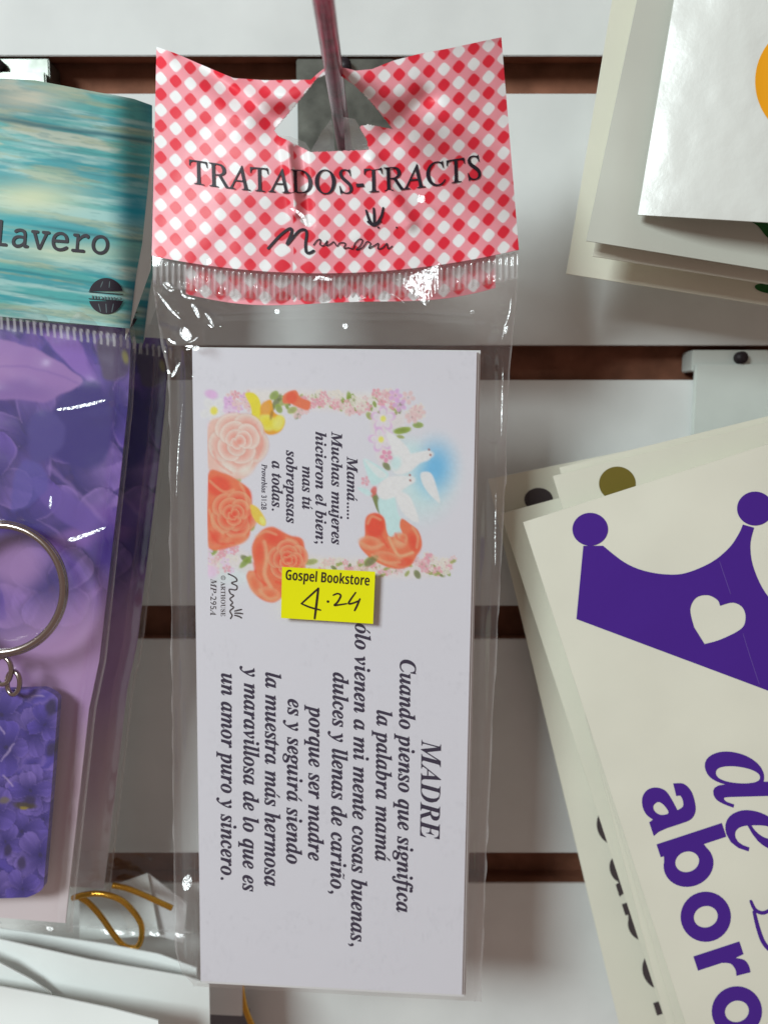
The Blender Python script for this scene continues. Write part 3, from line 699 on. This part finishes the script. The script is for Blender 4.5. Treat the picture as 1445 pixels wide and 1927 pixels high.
    for q, wd, cc in (([(395, 905), (420, 925), (440, 922)], 3, ORL), ([(452, 910), (462, 930), (466, 958)], 3, ORL), ([(394, 960), (404, 985), (420, 1004)], 3, ORL), ([(396, 1000), (412, 1022), (440, 1022)], 3, ORD), ([(450, 1000), (464, 985), (470, 960)], 3, ORD),
                      ([(482, 1010), (500, 1000), (520, 1006)], 3, ORL), ([(540, 1014), (558, 1020), (566, 1040)], 3, ORL), ([(478, 1060), (484, 1085), (500, 1100)], 3, ORD), ([(488, 1110), (505, 1126), (520, 1124)], 3, ORL), ([(520, 1095), (540, 1100), (552, 1086)], 4, ORD),
                      ([(692, 985), (700, 972), (716, 978)], 3, ORL), ([(680, 1022), (700, 1030), (722, 1024)], 3, ORL), ([(712, 1000), (722, 1018), (730, 1030)], 3, ORD), ([(700, 1044), (725, 1058), (752, 1058)], 3, ORL), ([(776, 992), (786, 1010), (784, 1030)], 3, ORL), ([(744, 1004), (748, 1014), (760, 1020)], 2.5, ORD),
                      ([(402, 850), (412, 872), (436, 890)], 3, dp), ([(480, 800), (494, 830), (484, 862)], 3, dp)):
        p.line(q, wd, cc, 3, .55)
    p.c *= (1 + .10 * (fbm(u / 5, v / 5, 81, 3) - .5) * (np.abs(p.c - PW).max(1) > .02) + .015 * (fbm(u / 4, v / 4, 82, 2) - .5))[:, None]
    return p.c
def leaflet(label, quad, h, paint, nu, nv, mat):
    o = grid('tract_leaflet', bil(*quad), h, nu, nv, mat, None, .00035, paint)
    return tag(o, label, 'leaflet', 'tract leaflets in the clear bag')
lf = leaflet('front tract leaflet printed with roses, two doves and the poem MADRE', LEAF, HL, paint_leaf, 270, 600, M_PRINT)
for i, (du, dv_) in enumerate(((4, 3), (7, -2), (6, 4))):
    q = [(x + du * (1 if k in (1, 2) else .6), y + dv_ * (1 if k > 1 else .8)) for k, (x, y) in enumerate(LEAF)]
    leaflet(('white tract leaflet directly under the printed front one', 'tract leaflet in the middle of the bagged stack, its right rim showing', 'rearmost tract leaflet of the stack in the clear bag')[i], q, HL - .0006 * (i + 1), None, 2, 2, M_PAPER)
ink = Ink()
for t, a, b, sz in (('MADRE', (793, 1392), (790, 1579), 55), ('Cuando pienso que significa', (753, 1241), (746, 1717), 43), ('la palabra mamá', (709, 1336), (706, 1621), 42),
                    ('Sólo vienen a mi mente cosas buenas,', (669, 1150), (660, 1781), 42), ('dulces y llenas de cariño,', (627, 1265), (622, 1682), 42), ('porque ser madre', (582, 1326), (580, 1620), 42),
                    ('es y seguirá siendo', (542, 1315), (539, 1626), 42), ('la muestra más hermosa', (500, 1265), (498, 1668), 42), ('y maravillosa de lo que es', (460, 1253), (457, 1678), 42), ('un amor puro y sincero.', (417, 1267), (416, 1656), 42)):
    if t == 'MADRE': ink.text(t, 'bi', a, b, sz)
    else: ink.text(t, 'bi', a, b, sz, offset=.010)
for t, a, b, sz in (('Mamá.....', (653, 859), (653, 977), 29), ('Muchas mujeres', (624, 812), (624, 1025), 29), ('hicieron el bien;', (594, 812), (594, 1023), 29), ('mas tú', (569, 877), (569, 959), 29), ('sobrepasas', (539, 847), (539, 985), 29), ('a todas.', (512, 867), (512, 961), 29), ('Proverbios 31:28', (493, 873), (492, 959), 14)):
    ink.text(t, 'bi', a, b, sz, offset=.010)
ink.build('poem_lettering', HL, M_INKN, lf, .00005)
ink = Ink(); ink.text('© ARTHOUSE', 'b', (416, 1083), (416, 1160), 12); ink.text('MP-295A', 'bi', (397, 1089), (396, 1158), 16)
ink.stroke([(430, 1080), (442, 1086), (446, 1093), (436, 1097), (446, 1103), (444, 1110), (432, 1109), (434, 1117), (440, 1121), (433, 1127), (438, 1134), (434, 1139), (440, 1143), (433, 1150), (437, 1158), (434, 1164)], 2.6, taper=False)
for a in ([(442, 1150), (450, 1148), (455, 1147)], [(442, 1154), (450, 1154), (457, 1155)], [(442, 1158), (450, 1160), (455, 1163)]): ink.stroke(a, 3)
ink.build('publisher_mark', HL, M_INKB, lf, .00005)

# ------------------------------------------------------------------ keychain packages on the left
tr_ = interp([(150, 262), (176, 262), (186, 276), (198, 286), (266, 286), (342, 279), (458, 267), (516, 256), (618, 244)])
ttop = interp([(-200, 140), (0, 147), (80, 151), (235, 179), (262, 186), (286, 198)])
def teal_xy(s, t):
    vb = 577 + 41 * s; u0 = -200 + s * 486; v = ttop(u0) * (1 - t) + vb * t; r = tr_(v)
    return -200 + s * (r + 200), v
def H_teal(u, v): return .0385 - .0075 * sm(195, 305, u) ** 1.5 - .0015 * sm(450, 620, v)
def paint_teal(u, v):
    y = v - .15 * u; x = u + .15 * v
    n1 = fbm(x / 240, y / 20, 31, 5); n2 = fbm(x / 170 + 9, y / 30, 47, 5); n3 = fbm(x / 30, y / 3.5, 53, 3)
    alb = lambda r, g, b: globals()['alb'](r * .90, g * .93, b * .91, .8)
    c = np.tile(alb(84, 166, 168), (len(u), 1))
    def mx(m, col): c[:] += (col - c) * np.clip(m, 0, 1)[:, None]
    mx(sm(.40, .62, n1), alb(160, 196, 196)); mx(sm(.56, .70, n2) * .8, alb(206, 204, 190)); mx(sm(.54, .68, fbm(x / 220 + 40, y / 20, 71, 5)) * .85, alb(38, 146, 160))
    mx(sm(.52, .70, fbm(x / 150 + 3, y / 14, 91, 5)) * .6, alb(166, 168, 136)); mx(sm(.5, .75, n3) * .35, alb(70, 130, 140))
    for yy, ww, k in ((224, 5, .85), (262, 2, .3), (415, 2.6, .75), (302, 2, .25), (505, 2.2, .5), (545, 1.8, .35)):
        w2 = 3 * (vnoise(x / 60, yy, 5) - .5); mx(np.exp(-((y - yy - w2) / ww) ** 2) * k, alb(16, 96, 112))
    mx(np.exp(-(((u - 45) / 80) ** 2 + ((v - 185) / 22) ** 2)) * .8, alb(214, 206, 190)); mx(np.exp(-(((u - 60) / 90) ** 2 + ((v - 372) / 30) ** 2)) * .85, alb(214, 212, 178))
    mx(np.exp(-(((u - 258) / 34) ** 2 + ((v - 395) / 36) ** 2)) * .9, alb(0, 150, 180)); mx(np.exp(-(((u - 30) / 70) ** 2 + ((v - 418) / 16) ** 2)) * .8, alb(20, 156, 170))
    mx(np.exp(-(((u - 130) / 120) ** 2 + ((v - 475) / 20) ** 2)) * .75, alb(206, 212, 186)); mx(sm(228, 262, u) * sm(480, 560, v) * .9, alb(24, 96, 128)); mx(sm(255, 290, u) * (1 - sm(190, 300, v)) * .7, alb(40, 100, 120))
    return c
kp = thing('keychain_package', P(5, 240, .035), 'teal wood-look keychain package with purple flower card nearest the camera at left', 'package', 'keychain packages at the left')
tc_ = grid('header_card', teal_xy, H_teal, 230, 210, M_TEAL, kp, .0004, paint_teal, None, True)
ink = Ink(); ink.text('llavero', 'mono', (-52, 458), (204, 479), 76, offset=.004)
ink.build('lettering', H_teal, M_INKD, tc_, .00018)
ink = Ink()
a = np.linspace(math.radians(196), math.radians(344), 20); ink.add(np.stack([200 + 33 * np.cos(a), 557 + 34 * np.sin(a)], -1), [list(range(20))])
a = np.linspace(math.radians(16), math.radians(164), 20); ink.add(np.stack([200 + 33 * np.cos(a), 557 + 34 * np.sin(a)], -1), [list(range(20))])
ink.stroke([(168, 549), (232, 554)], 1.6, taper=False); ink.stroke([(168, 562), (232, 567)], 1.6, taper=False)
ink.build('round_emblem', H_teal, M_INKD, tc_, .00018, None, 6)
M_TEALG = M('emblem_grey', (.10, .14, .15), .5)
ink = Ink(); ink.text('BOUTIQUE'[:0] + 'IIOIIIIO', 'b', (172, 562), (230, 566), 9); ink.stroke([(186, 572), (190, 586)], 2); ink.stroke([(200, 572), (201, 588)], 2); ink.stroke([(214, 572), (211, 587)], 2)
ink.stroke([(190, 540), (194, 530)], 2); ink.stroke([(206, 541), (207, 530)], 2)
ink.build('emblem_detail', H_teal, M_TEALG, tc_, .0002)
# white rear half of the folded header
grid('header_back', bil((250, 285), (289, 240), (284, 505), (236, 640)), lambda u, v: np.minimum(H_teal(u, v) - .0006, .0338), 12, 40, M_COOL, kp, .0004, None, None, True)
ke = interp([(600, 240), (640, 247), (760, 241), (930, 223), (1240, 187), (1330, 168), (1728, 124)])
def back_xy(s, t):
    v = 612 + t * (1733 - 612); r = ke(v); return -120 + s * (r + 120), v + (s - .8) * 20
H_kb = lambda u, v: .0325 - .002 * sm(600, 1700, v)
def paint_purple(u, v):
    alb = lambda r, g, b: globals()['alb'](r * .90, g * .87, b * .92, .86)
    u = u + 12 * (fbm(u / 45, v / 45, 101, 3) - .5); v = v + 12 * (fbm(u / 45, v / 45, 102, 3) - .5)
    p = Paint(u, v, alb(88, 60, 160)); rnd = random.Random(5)
    n = fbm(u / 70, v / 70, 8, 4)
    p.mix(sm(.35, .65, n), alb(58, 42, 140)); 
    for i in range(46):
        y = rnd.uniform(600, 1330); x = rnd.uniform(-120, 270); a = rnd.uniform(0, 6.28)
        c1 = (alb(70, 48, 150), alb(124, 92, 184), alb(46, 32, 118), alb(150, 116, 190), alb(98, 70, 170))[rnd.randrange(5)]
        c2 = (alb(160, 128, 204), alb(112, 84, 180), alb(84, 64, 168))[rnd.randrange(3)]
        p.ell((x, y), rnd.uniform(40, 105), rnd.uniform(22, 50), a, c1, .10, .85, c2)
    p.mix(.5 * sm(.4, .7, fbm(u / 60 + 7, v / 90, 63, 4)), alb(52, 38, 134))
    for (cx, cy, r, n, ro) in ((235, 880, 95, 4, .5), (130, 900, 105, 4, 1.2), (60, 820, 100, 4, .2), (210, 760, 90, 4, .9), (150, 1010, 105, 5, .3), (40, 980, 100, 4, .8), (225, 1040, 80, 4, .1), (-30, 900, 100, 4, .4), (100, 1110, 90, 4, .7), (240, 660, 60, 4, .6)):
        p.bloom((cx, cy), r, n, ro, alb(44, 32, 124), alb(104, 78, 178), alb(164, 134, 208), alb(60, 40, 120))
    vein = fbm((u * .5 + v * .87) / 60, (u * .87 - v * .5) / 5, 66, 3); p.c *= (1 + .30 * (vein - .5))[:, None]
    p.poly([(-60, 640), (20, 640), (80, 662), (140, 700), (150, 722), (90, 752), (40, 752), (-60, 735)], alb(166, 128, 196), 6); p.poly([(85, 628), (140, 632), (165, 672), (184, 730), (150, 705), (110, 665)], alb(146, 108, 200), 6)
    p.ell((30, 735), 110, 26, .1, alb(120, 88, 170), .8, .55); p.ell((-10, 690), 60, 40, 0, alb(186, 150, 204), .8, .5); p.line([(-40, 690), (60, 690), (146, 720)], 3, alb(140, 104, 184), 3, .5)
    p.ell((178, 700), 10, 50, -.35, alb(112, 80, 176), .7, .6)
    p.poly([(185, 640), (245, 645), (240, 700), (200, 715), (190, 690)], alb(84, 72, 110), 10); p.ell((235, 672), 8, 16, -.3, alb(150, 150, 70), .6, .8)
    p.poly([(100, 765), (180, 720), (210, 800), (200, 860), (150, 880), (90, 850)], alb(48, 34, 132), 14); p.poly([(55, 790), (90, 770), (120, 800), (110, 850), (60, 870)], alb(74, 64, 150), 14)
    p.ell((190, 980), 60, 34, .3, alb(128, 92, 180), .5, .8); p.ell((150, 1010), 80, 24, -.3, alb(150, 108, 192), .6, .7)
    p.poly([(60, 900), (130, 930), (210, 990), (160, 1000), (90, 960)], alb(112, 86, 180), 8, .8); p.poly([(40, 870), (90, 890), (84, 930), (20, 960)], alb(90, 84, 176), 10, .7); p.line([(95, 880), (150, 930), (200, 985)], 4, alb(160, 130, 206), 6, .5)
    p.ell((30, 1060), 70, 60, 0, alb(176, 140, 196), .7, .9); p.ell((200, 1030), 40, 60, .2, alb(70, 44, 140), .6, .8)
    p.mix(sm(1080, 1230, v + .35 * (u - 100)), alb(190, 156, 200)); p.mix(sm(1300, 1480, v), alb(212, 190, 200)); p.mix(sm(1480, 1680, v), alb(236, 232, 224))
    return p.c
grid('backing_card', back_xy, H_kb, 150, 420, M_PRINT, kp, .0005, paint_purple)
def kf_xy(s, t):
    v = 585 + t * (1752 - 585); r = ke(np.clip(v, 600, 1728)) + 10 + 4 * sm(900, 1300, v); return -140 + s * (r + 140), v + (s - .8) * 18
def H_kf(u, v):
    r = ke(np.clip(v, 600, 1728)); return .0372 - .005 * sm(r - 30, r + 14, u) + .0010 * (fbm((u + .6 * v) / 95, (v - .6 * u) / 60, 12, 2) - .5)
def khaze(u, v):
    q = v - 594 - .15 * u; tooth = sm(0, 2, q) * (1 - sm(24, 27, q)); edge = np.exp(-((ke(np.clip(v, 600, 1728)) + 12 - u) / 2.5) ** 2) * .3
    return tooth * .5 * sm(-.1, .5, np.sin(u * 2 * math.pi / 12.5)) + edge
grid('clear_bag', kf_xy, H_kf, 160, 420, M_FILMK, kp, 0, None, None, True, {'haze': khaze})
# dark seal teeth seen behind the seal
kp2 = copy_tree(kp); kp2.location = kp.location + Vector((.0042, .0165, -.001))
for ch in kp2.children:
    if ch.name.startswith('header'): ch.location.x -= .0062; ch.location.z -= .001
kp2['label'] = 'second keychain package half hidden behind the teal-headed front one, purple rim in shadow'
bagf = [([(108, 769), (140, 764), (196, 752), (192, 758), (150, 768), (112, 773)], .0382), ([(128, 1014), (160, 1004), (196, 992), (192, 998), (140, 1018)], .0372), ([(93, 936), (97, 936), (98, 955), (94, 954)], .038)]
glints('film_crumple', bagf, kp)

# keychain lying inside the front package
kc = thing('keychain', P(0, 1108, .040), 'metal ring keychain with purple flower tag inside the front package at left', 'keychain')
ring_h = lambda v: .0385
for rr, dh in ((123, 0), (119.5, .0009)):
    pts = [P(0 + rr * math.cos(t), 1108 + rr * math.sin(t) * 1.0, .0392 + dh + .0015 * math.sin(t + 1))[:] for t in np.linspace(0, 2 * math.pi, 90, endpoint=False)]
    tube('ring', pts, .00085, M_RING, kc, 12, closed=True)
for (cx, cy, rx, ry) in ((6, 1262, 16, 26), (26, 1285, 12, 22)):
    tube('link', [P(cx + rx * math.cos(t), cy + ry * math.sin(t), .0385 + .001 * math.cos(t))[:] for t in np.linspace(0, 2 * math.pi, 28, endpoint=False)], .0006, M_RING, kc, 8, closed=True)
def tag_xy(s, t):
    y = 1300 + t * 392; r = 111 - 30 * t ** 1.1
    cr = 1 - np.clip(1 - t * 18, 0, 1) ** 2 * .12 - np.clip(1 - (1 - t) * 18, 0, 1) ** 2 * .14
    return -130 + s * ((r + 130) * cr), y + (s - .5) * -6
def paint_tag(u, v):
    alb = lambda r, g, b: globals()['alb'](r * .92, g * .86, b * .90, .9)
    u = u + 9 * (fbm(u / 18, v / 18, 103, 3) - .5); v = v + 9 * (fbm(u / 18, v / 18, 104, 3) - .5)
    p = Paint(u, v, alb(78, 66, 176)); rnd = random.Random(9)
    p.mix(sm(.4, .62, fbm(u / 30, v / 30, 61, 3)), alb(48, 38, 140))
    for i in range(70):
        c1 = (alb(84, 72, 190), alb(118, 100, 204), alb(56, 46, 150), alb(70, 60, 176))[rnd.randrange(4)]; c2 = (alb(140, 122, 214), alb(100, 88, 200))[rnd.randrange(2)]
        p.ell((rnd.uniform(-100, 115), rnd.uniform(1300, 1690)), rnd.uniform(16, 42), rnd.uniform(10, 22), rnd.uniform(0, 6.28), c1, .2, .85, c2)
    rr = random.Random(21)
    for i in range(34):
        p.bloom((rr.uniform(-100, 110), rr.uniform(1300, 1690)), rr.uniform(34, 52), 4, rr.uniform(0, 1.5), alb(40, 30, 128), alb(86, 72, 190), alb(140, 124, 214), alb(30, 24, 90))
    for c in ((96, 1330), (98, 1410), (40, 1625), (55, 1508), (15, 1600)): p.ell(c, rnd.uniform(8, 16), rnd.uniform(8, 20), .2, alb(34, 26, 84), .5, .9)
    p.ell((48, 1515), 24, 8, .1, alb(64, 58, 30), .5, .9); p.ell((46, 1519), 9, 4, .1, alb(160, 150, 40), .5, .9); p.ell((10, 1507), 14, 8, 0, alb(120, 116, 80), .5, .8)
    for a, b in (((2, 1432), (26, 1402)), ((8, 1458), (24, 1478)), ((0, 1370), (10, 1382)), ((60, 1312), (80, 1310))): p.line([a, b], 2.2, alb(190, 180, 230), 2, .7)  # whitish glints of the glassy tag, painted in as short strokes
    return p.c
grid('flower_tag', tag_xy, .0362, 110, 180, M_LAMIN, kc, .0022, paint_tag)

# ------------------------------------------------------------------ small clear packet and gold cord below
cp = thing('clear_packet', P(150, 1600, .02), 'clear packet with folded pale slip behind the keychain packages, bottom edge shining', 'packet')
grid('paper_slip', bil((150, 1690), (278, 1644), (300, 1760), (150, 1770)), .0120, 2, 2, M_COOL, cp, .0004)
grid('folded_flap', bil((280, 1645), (352, 1700), (345, 1775), (302, 1762)), lambda u, v: .0112 - .00003 * (u - 280), 4, 4, M_PAPER, cp, .0004)
def cpe(u, v): return np.exp(-((v - (1737 + .052 * u)) / 2.6) ** 2) * .5 * sm(.35, .6, vnoise(u / 13, u * 0, 3))
grid('clear_bag', bil((-60, 1600), (372, 1600), (372, 1757), (-60, 1735)), lambda u, v: .0165 + .0006 * (fbm(u / 40, v / 25, 77, 3) - .5), 140, 60, M_FILM, cp, 0, None, None, True, {'haze': cpe})
glints('film_crumple', [([(a, 1741 + .052 * a), (a + b, 1741.5 + .052 * (a + b)), (a + b, 1744.5 + .052 * (a + b)), (a + b * .5, 1746 + .052 * (a + b * .5)), (a, 1744 + .052 * a)], .0172) for a, b in ((190, 22), (216, 18), (238, 16), (280, 28), (330, 18), (88, 12))], cp)
HG = .0225
loop = cat([(138, 1690), (158, 1684), (190, 1682), (225, 1692), (250, 1714), (266, 1740), (266, 1768), (256, 1783), (234, 1780), (214, 1758), (190, 1724), (168, 1700), (150, 1688)], 8)
gl = tag(tube('gold_cord', [P(a, b, HG + .0012 * math.sin(i / 15))[:] for i, (a, b) in enumerate(loop)], .0008, M_GOLD, None, 12), 'gold cord bent into a loop below the purple keychain cards', 'cord', 'gold cords')
st = cat([(212, 1666), (240, 1672), (275, 1686), (305, 1700), (325, 1709)], 6)
tag(tube('gold_cord', [P(a, b, .0185)[:] for a, b in st], .0008, M_GOLD, None, 12), 'straight gold cord strand running right towards the clear bag of tracts', 'cord', 'gold cords')
st = cat([(453, 1835), (456, 1870), (464, 1905), (482, 1945)], 6)
tag(tube('gold_cord', [P(a, b, .012)[:] for a, b in st], .0009, M_GOLD, None, 12), 'gold cord strand hanging out under the bottom of the white leaflet', 'cord', 'gold cords')

# white cards at lower left
def card(pts_top, pts_bot, H, label, mat=M_COOL, group='white paper cards at the bottom left', nu=60, nv=24):
    ft = interp(pts_top); x0, x1 = pts_top[0][0], pts_top[-1][0]; fb = interp(pts_bot)
    def xy(s, t):
        ut = x0 + s * (x1 - x0); ub = pts_bot[0][0] + s * (pts_bot[-1][0] - pts_bot[0][0])
        return ut * (1 - t) + ub * t, ft(ut) * (1 - t) + fb(ub) * t
    return tag(grid('paper_card', xy, H, nu, nv, mat, None, .0004, None, None, True), label, 'card', group)
card([(-120, 1738), (0, 1747), (200, 1777), (300, 1796), (370, 1822)], [(-120, 2060), (370, 2060)], lambda u, v: .0220 + .003 * sm(1745, 1850, v), 'long white card whose top edge shows right under the gold loop')
card([(-120, 1757), (0, 1768), (173, 1807), (349, 1837), (394, 1852)], [(-120, 2080), (398, 2080)], lambda u, v: .0265 + .004 * np.sin(np.clip((u + 120) / 514, 0, 1) * math.pi) + .003 * sm(1770, 1927, v), 'large curved white card with a straight right end below the leaflet corner')
card([(-120, 1772), (0, 1812), (60, 1844), (96, 1868)], [(-120, 2080), (140, 2080)], lambda u, v: .0345 + .00001 * (v - 1800), 'narrow white card wedge between the curved card and the lowest one')
card([(-120, 1838), (0, 1857), (110, 1877), (210, 1898), (298, 1921)], [(-120, 2100), (310, 2100)], lambda u, v: .040 + .004 * sm(1860, 2000, v), 'frontmost white card in the bottom left corner')
card([(392, 1830), (456, 1830)], [(394, 1909), (456, 1912)], .0150, 'small pale card corner peeking out below the leaflet beside the gold cord', M_PAPER, None, 6, 6)
tag(grid('paper_card', bil((385, 1895), (470, 1899), (475, 2020), (385, 2020)), .0085, 6, 6, M('slate_card', (.16, .15, .17), .6), None, .0004), 'dark slate card edge under the small pale card at the bottom', 'card')

# ------------------------------------------------------------------ sticker sheets, upper right
GT = 'sticker sheets hanging at the upper right'
def sheet(name, quad, H, mat, label, group, thick=.0004, nu=24, nv=24, smooth=True):
    return tag(grid(name, bil(*quad), H, nu, nv, mat, None, thick, None, None, smooth), label, 'sticker sheet', group)
def HA(u, v):
    d = np.maximum(u - (1200 + (404 - v) * .168), 0)
    return .0420 + .0070 * (1 - np.exp(-d / 135)) + .0005 * (fbm(u / 60, v / 90, 15, 2) - .5)
sA = sheet('sticker_sheet', [(1293, -150), (1640, -150), (1640, 430), (1200, 404)], HA, M_VINYL, 'glossy white sheet with an orange disc, front of the upper right stack', GT, nu=60, nv=80)
ink = Ink(); ink.disc((1536, 153), 116, 90); ink.build('orange_disc', HA, M_ORANGE, sA, .00012, None, 12)
HB = lambda u, v: .0395 - .002 * sm(1180, 1090, u)
M_GREYSHEET = M('grey_sheet_paper', (.56, .57, .50), .6, spec=.25, bump=(1500, .05, .0002), var=.06, var_scale=30)  # greyer than the cream sheets of the same stack
sB = sheet('sticker_sheet', [(1230, -150), (1640, -150), (1640, 540), (1103, 453)], HB, M_GREYSHEET, 'cream sheet just behind the glossy one, green leaf shape at its right', GT)
ink = Ink(); ink.loops([cat([(1400, 405), (1425, 425), (1450, 452), (1500, 470), (1540, 440), (1500, 395), (1440, 380)], 6, True).tolist()]); ink.build('green_shape', HB, M_GREEN, sB, .00012)
sheet('sticker_sheet', [(1240, -150), (1640, -150), (1640, 566), (1115, 482)], .0335, M_CREAM, 'third cream sheet of the upper right stack, thin shaded strip below', GT)
HDD = lambda u, v: .0235 + 0 * u
sD = sheet('sticker_sheet', [(1177, -150), (1640, -150), (1640, 606), (1065, 515)], HDD, M_CREAM, 'rearmost pale sheet of the upper right stack, left edge against the wall', GT)
ink = Ink(); ink.disc((1445, 543), 26, 30, 9, .15); ink.build('green_shape', HDD, M_GREEN, sD, .00012)

# ------------------------------------------------------------------ sticker sheets, lower right
GB = 'sticker sheets hanging at the lower right'
H1 = lambda u, v: .0310 + .00001 * (u - 1000) + .0006 * (fbm(u / 160, v / 160, 35, 2) - .5)
f1 = sheet('sticker_sheet', [(984, 983), (1600, 786), (1900, 1760), (1322, 2026)], H1, M_CREAM, 'cream sheet printed with a purple crown and lettering, front of its stack', GB, nu=60, nv=60)
crown = [(1097, 1027), (1134, 1027)] + cat([(1134, 1027), (1174, 1058), (1211, 1074), (1254, 1081), (1291, 1078), (1338, 1058), (1371, 1031), (1389, 1005), (1397, 987)], 6).tolist()[1:] + cat([(1418, 993), (1411, 1027), (1418, 1071), (1445, 1123), (1500, 1172), (1570, 1180)], 6).tolist() + [(1600, 1365), (1445, 1300), (1084, 1165)]
heart = cat([(1305, 1180), (1298, 1147), (1309, 1125), (1331, 1120), (1349, 1129), (1354, 1140)], 5).tolist() + cat([(1354, 1140), (1378, 1134), (1396, 1143), (1402, 1162), (1394, 1183), (1356, 1203), (1325, 1212)], 5).tolist()[1:]
ink = Ink(); ink.loops([crown, heart]); ink.build('purple_crown', H1, M_INKP, f1, .00012, None, 20)
ink = Ink(); ink.disc((1110, 996), 33.5, 48, 31); ink.build('crown_ball', H1, M_INKP, f1, .00012)
ink = Ink(); ink.disc((1420, 957), 34, 48, 32); ink.build('crown_ball', H1, M_INKP, f1, .00012)
ink = Ink(); ink.heavy_text('aboro', (1201, 1487), (.312, .95), 91)
ink.text('de', 'bi', (1322, 1425), (1386, 1622), 215)
ink.stroke([(1412, 1696), (1420, 1712), (1434, 1718), (1450, 1712), (1475, 1700)], 7); ink.stroke([(1418, 1716), (1426, 1748), (1436, 1774), (1452, 1790), (1480, 1800)], 8)
ink.build('lettering', H1, M_INKP, f1, .00012, None, 20)
sheet('sticker_sheet', [(1000, 1000), (1600, 790), (1890, 1760), (1301, 2026)], .0302, M_CREAM, 'cream sheet directly under the crown sheet, thin pale rim at lower left', GB)
sheet('sticker_sheet', [(1014, 1012), (1600, 800), (1880, 1770), (1280, 2030)], .0288, M_CREAM, 'second sheet under the crown sheet, wider pale rim at lower left', GB)
M_SCR = M('scratched_purple', (.13, .07, .34), .4)
ink = Ink(); ink.stroke([(1353, 1056), (1374, 1118)], 1.4); ink.build('crease_mark', H1, M_SCR, f1, .00018)
ink = Ink(); ink.stroke([(1397, 1192), (1412, 1240), (1428, 1288)], 1.4); ink.build('crease_mark', H1, M_SCR, f1, .00018)
H2 = lambda u, v: .0262 + 0 * u
f2 = sheet('sticker_sheet', [(1040, 896), (1640, 745), (1900, 1700), (1352, 1940)], H2, M_CREAM, 'cream sheet behind the crown sheet, half an olive dot above its top edge', GB)
ink = Ink(); ink.disc((1161, 910), 34.5, 44, 32); ink.build('olive_dot', H2, M_INKG, f2, .00012)
H2b = lambda u, v: .0245 + 0 * u
sheet('sticker_sheet', [(1052, 880), (1640, 735), (1900, 1690), (1372, 1940)], H2b, M_CREAM, 'cream sheet showing only as a thin pale rim above the olive-dot sheet', GB)
H5 = lambda u, v: .0200 + 0 * u
sheet('sticker_sheet', [(942, 967), (1560, 800), (1860, 1780), (1262, 1955)], H5, M_CREAM, 'shaded cream sheet whose left rim runs along the crown sheet', GB)
H3 = lambda u, v: .0125 + 0 * u
f3 = sheet('sticker_sheet', [(918, 902), (1560, 770), (1860, 1800), (1176, 1975)], H3, M_CREAM, 'rearmost cream sheet with dark lettering down its left rim, nearest the wall', GB)
ink = Ink(); ink.disc((1013, 940), 27, 30, 22); ink.build('dark_dot', H3, M_INKB, f3, .00012)
ink = Ink(); ink.heavy_text('oaboro', (1112, 1520), (.30, .95), 80); ink.build('lettering', H3, M_INKB, f3, .00012)
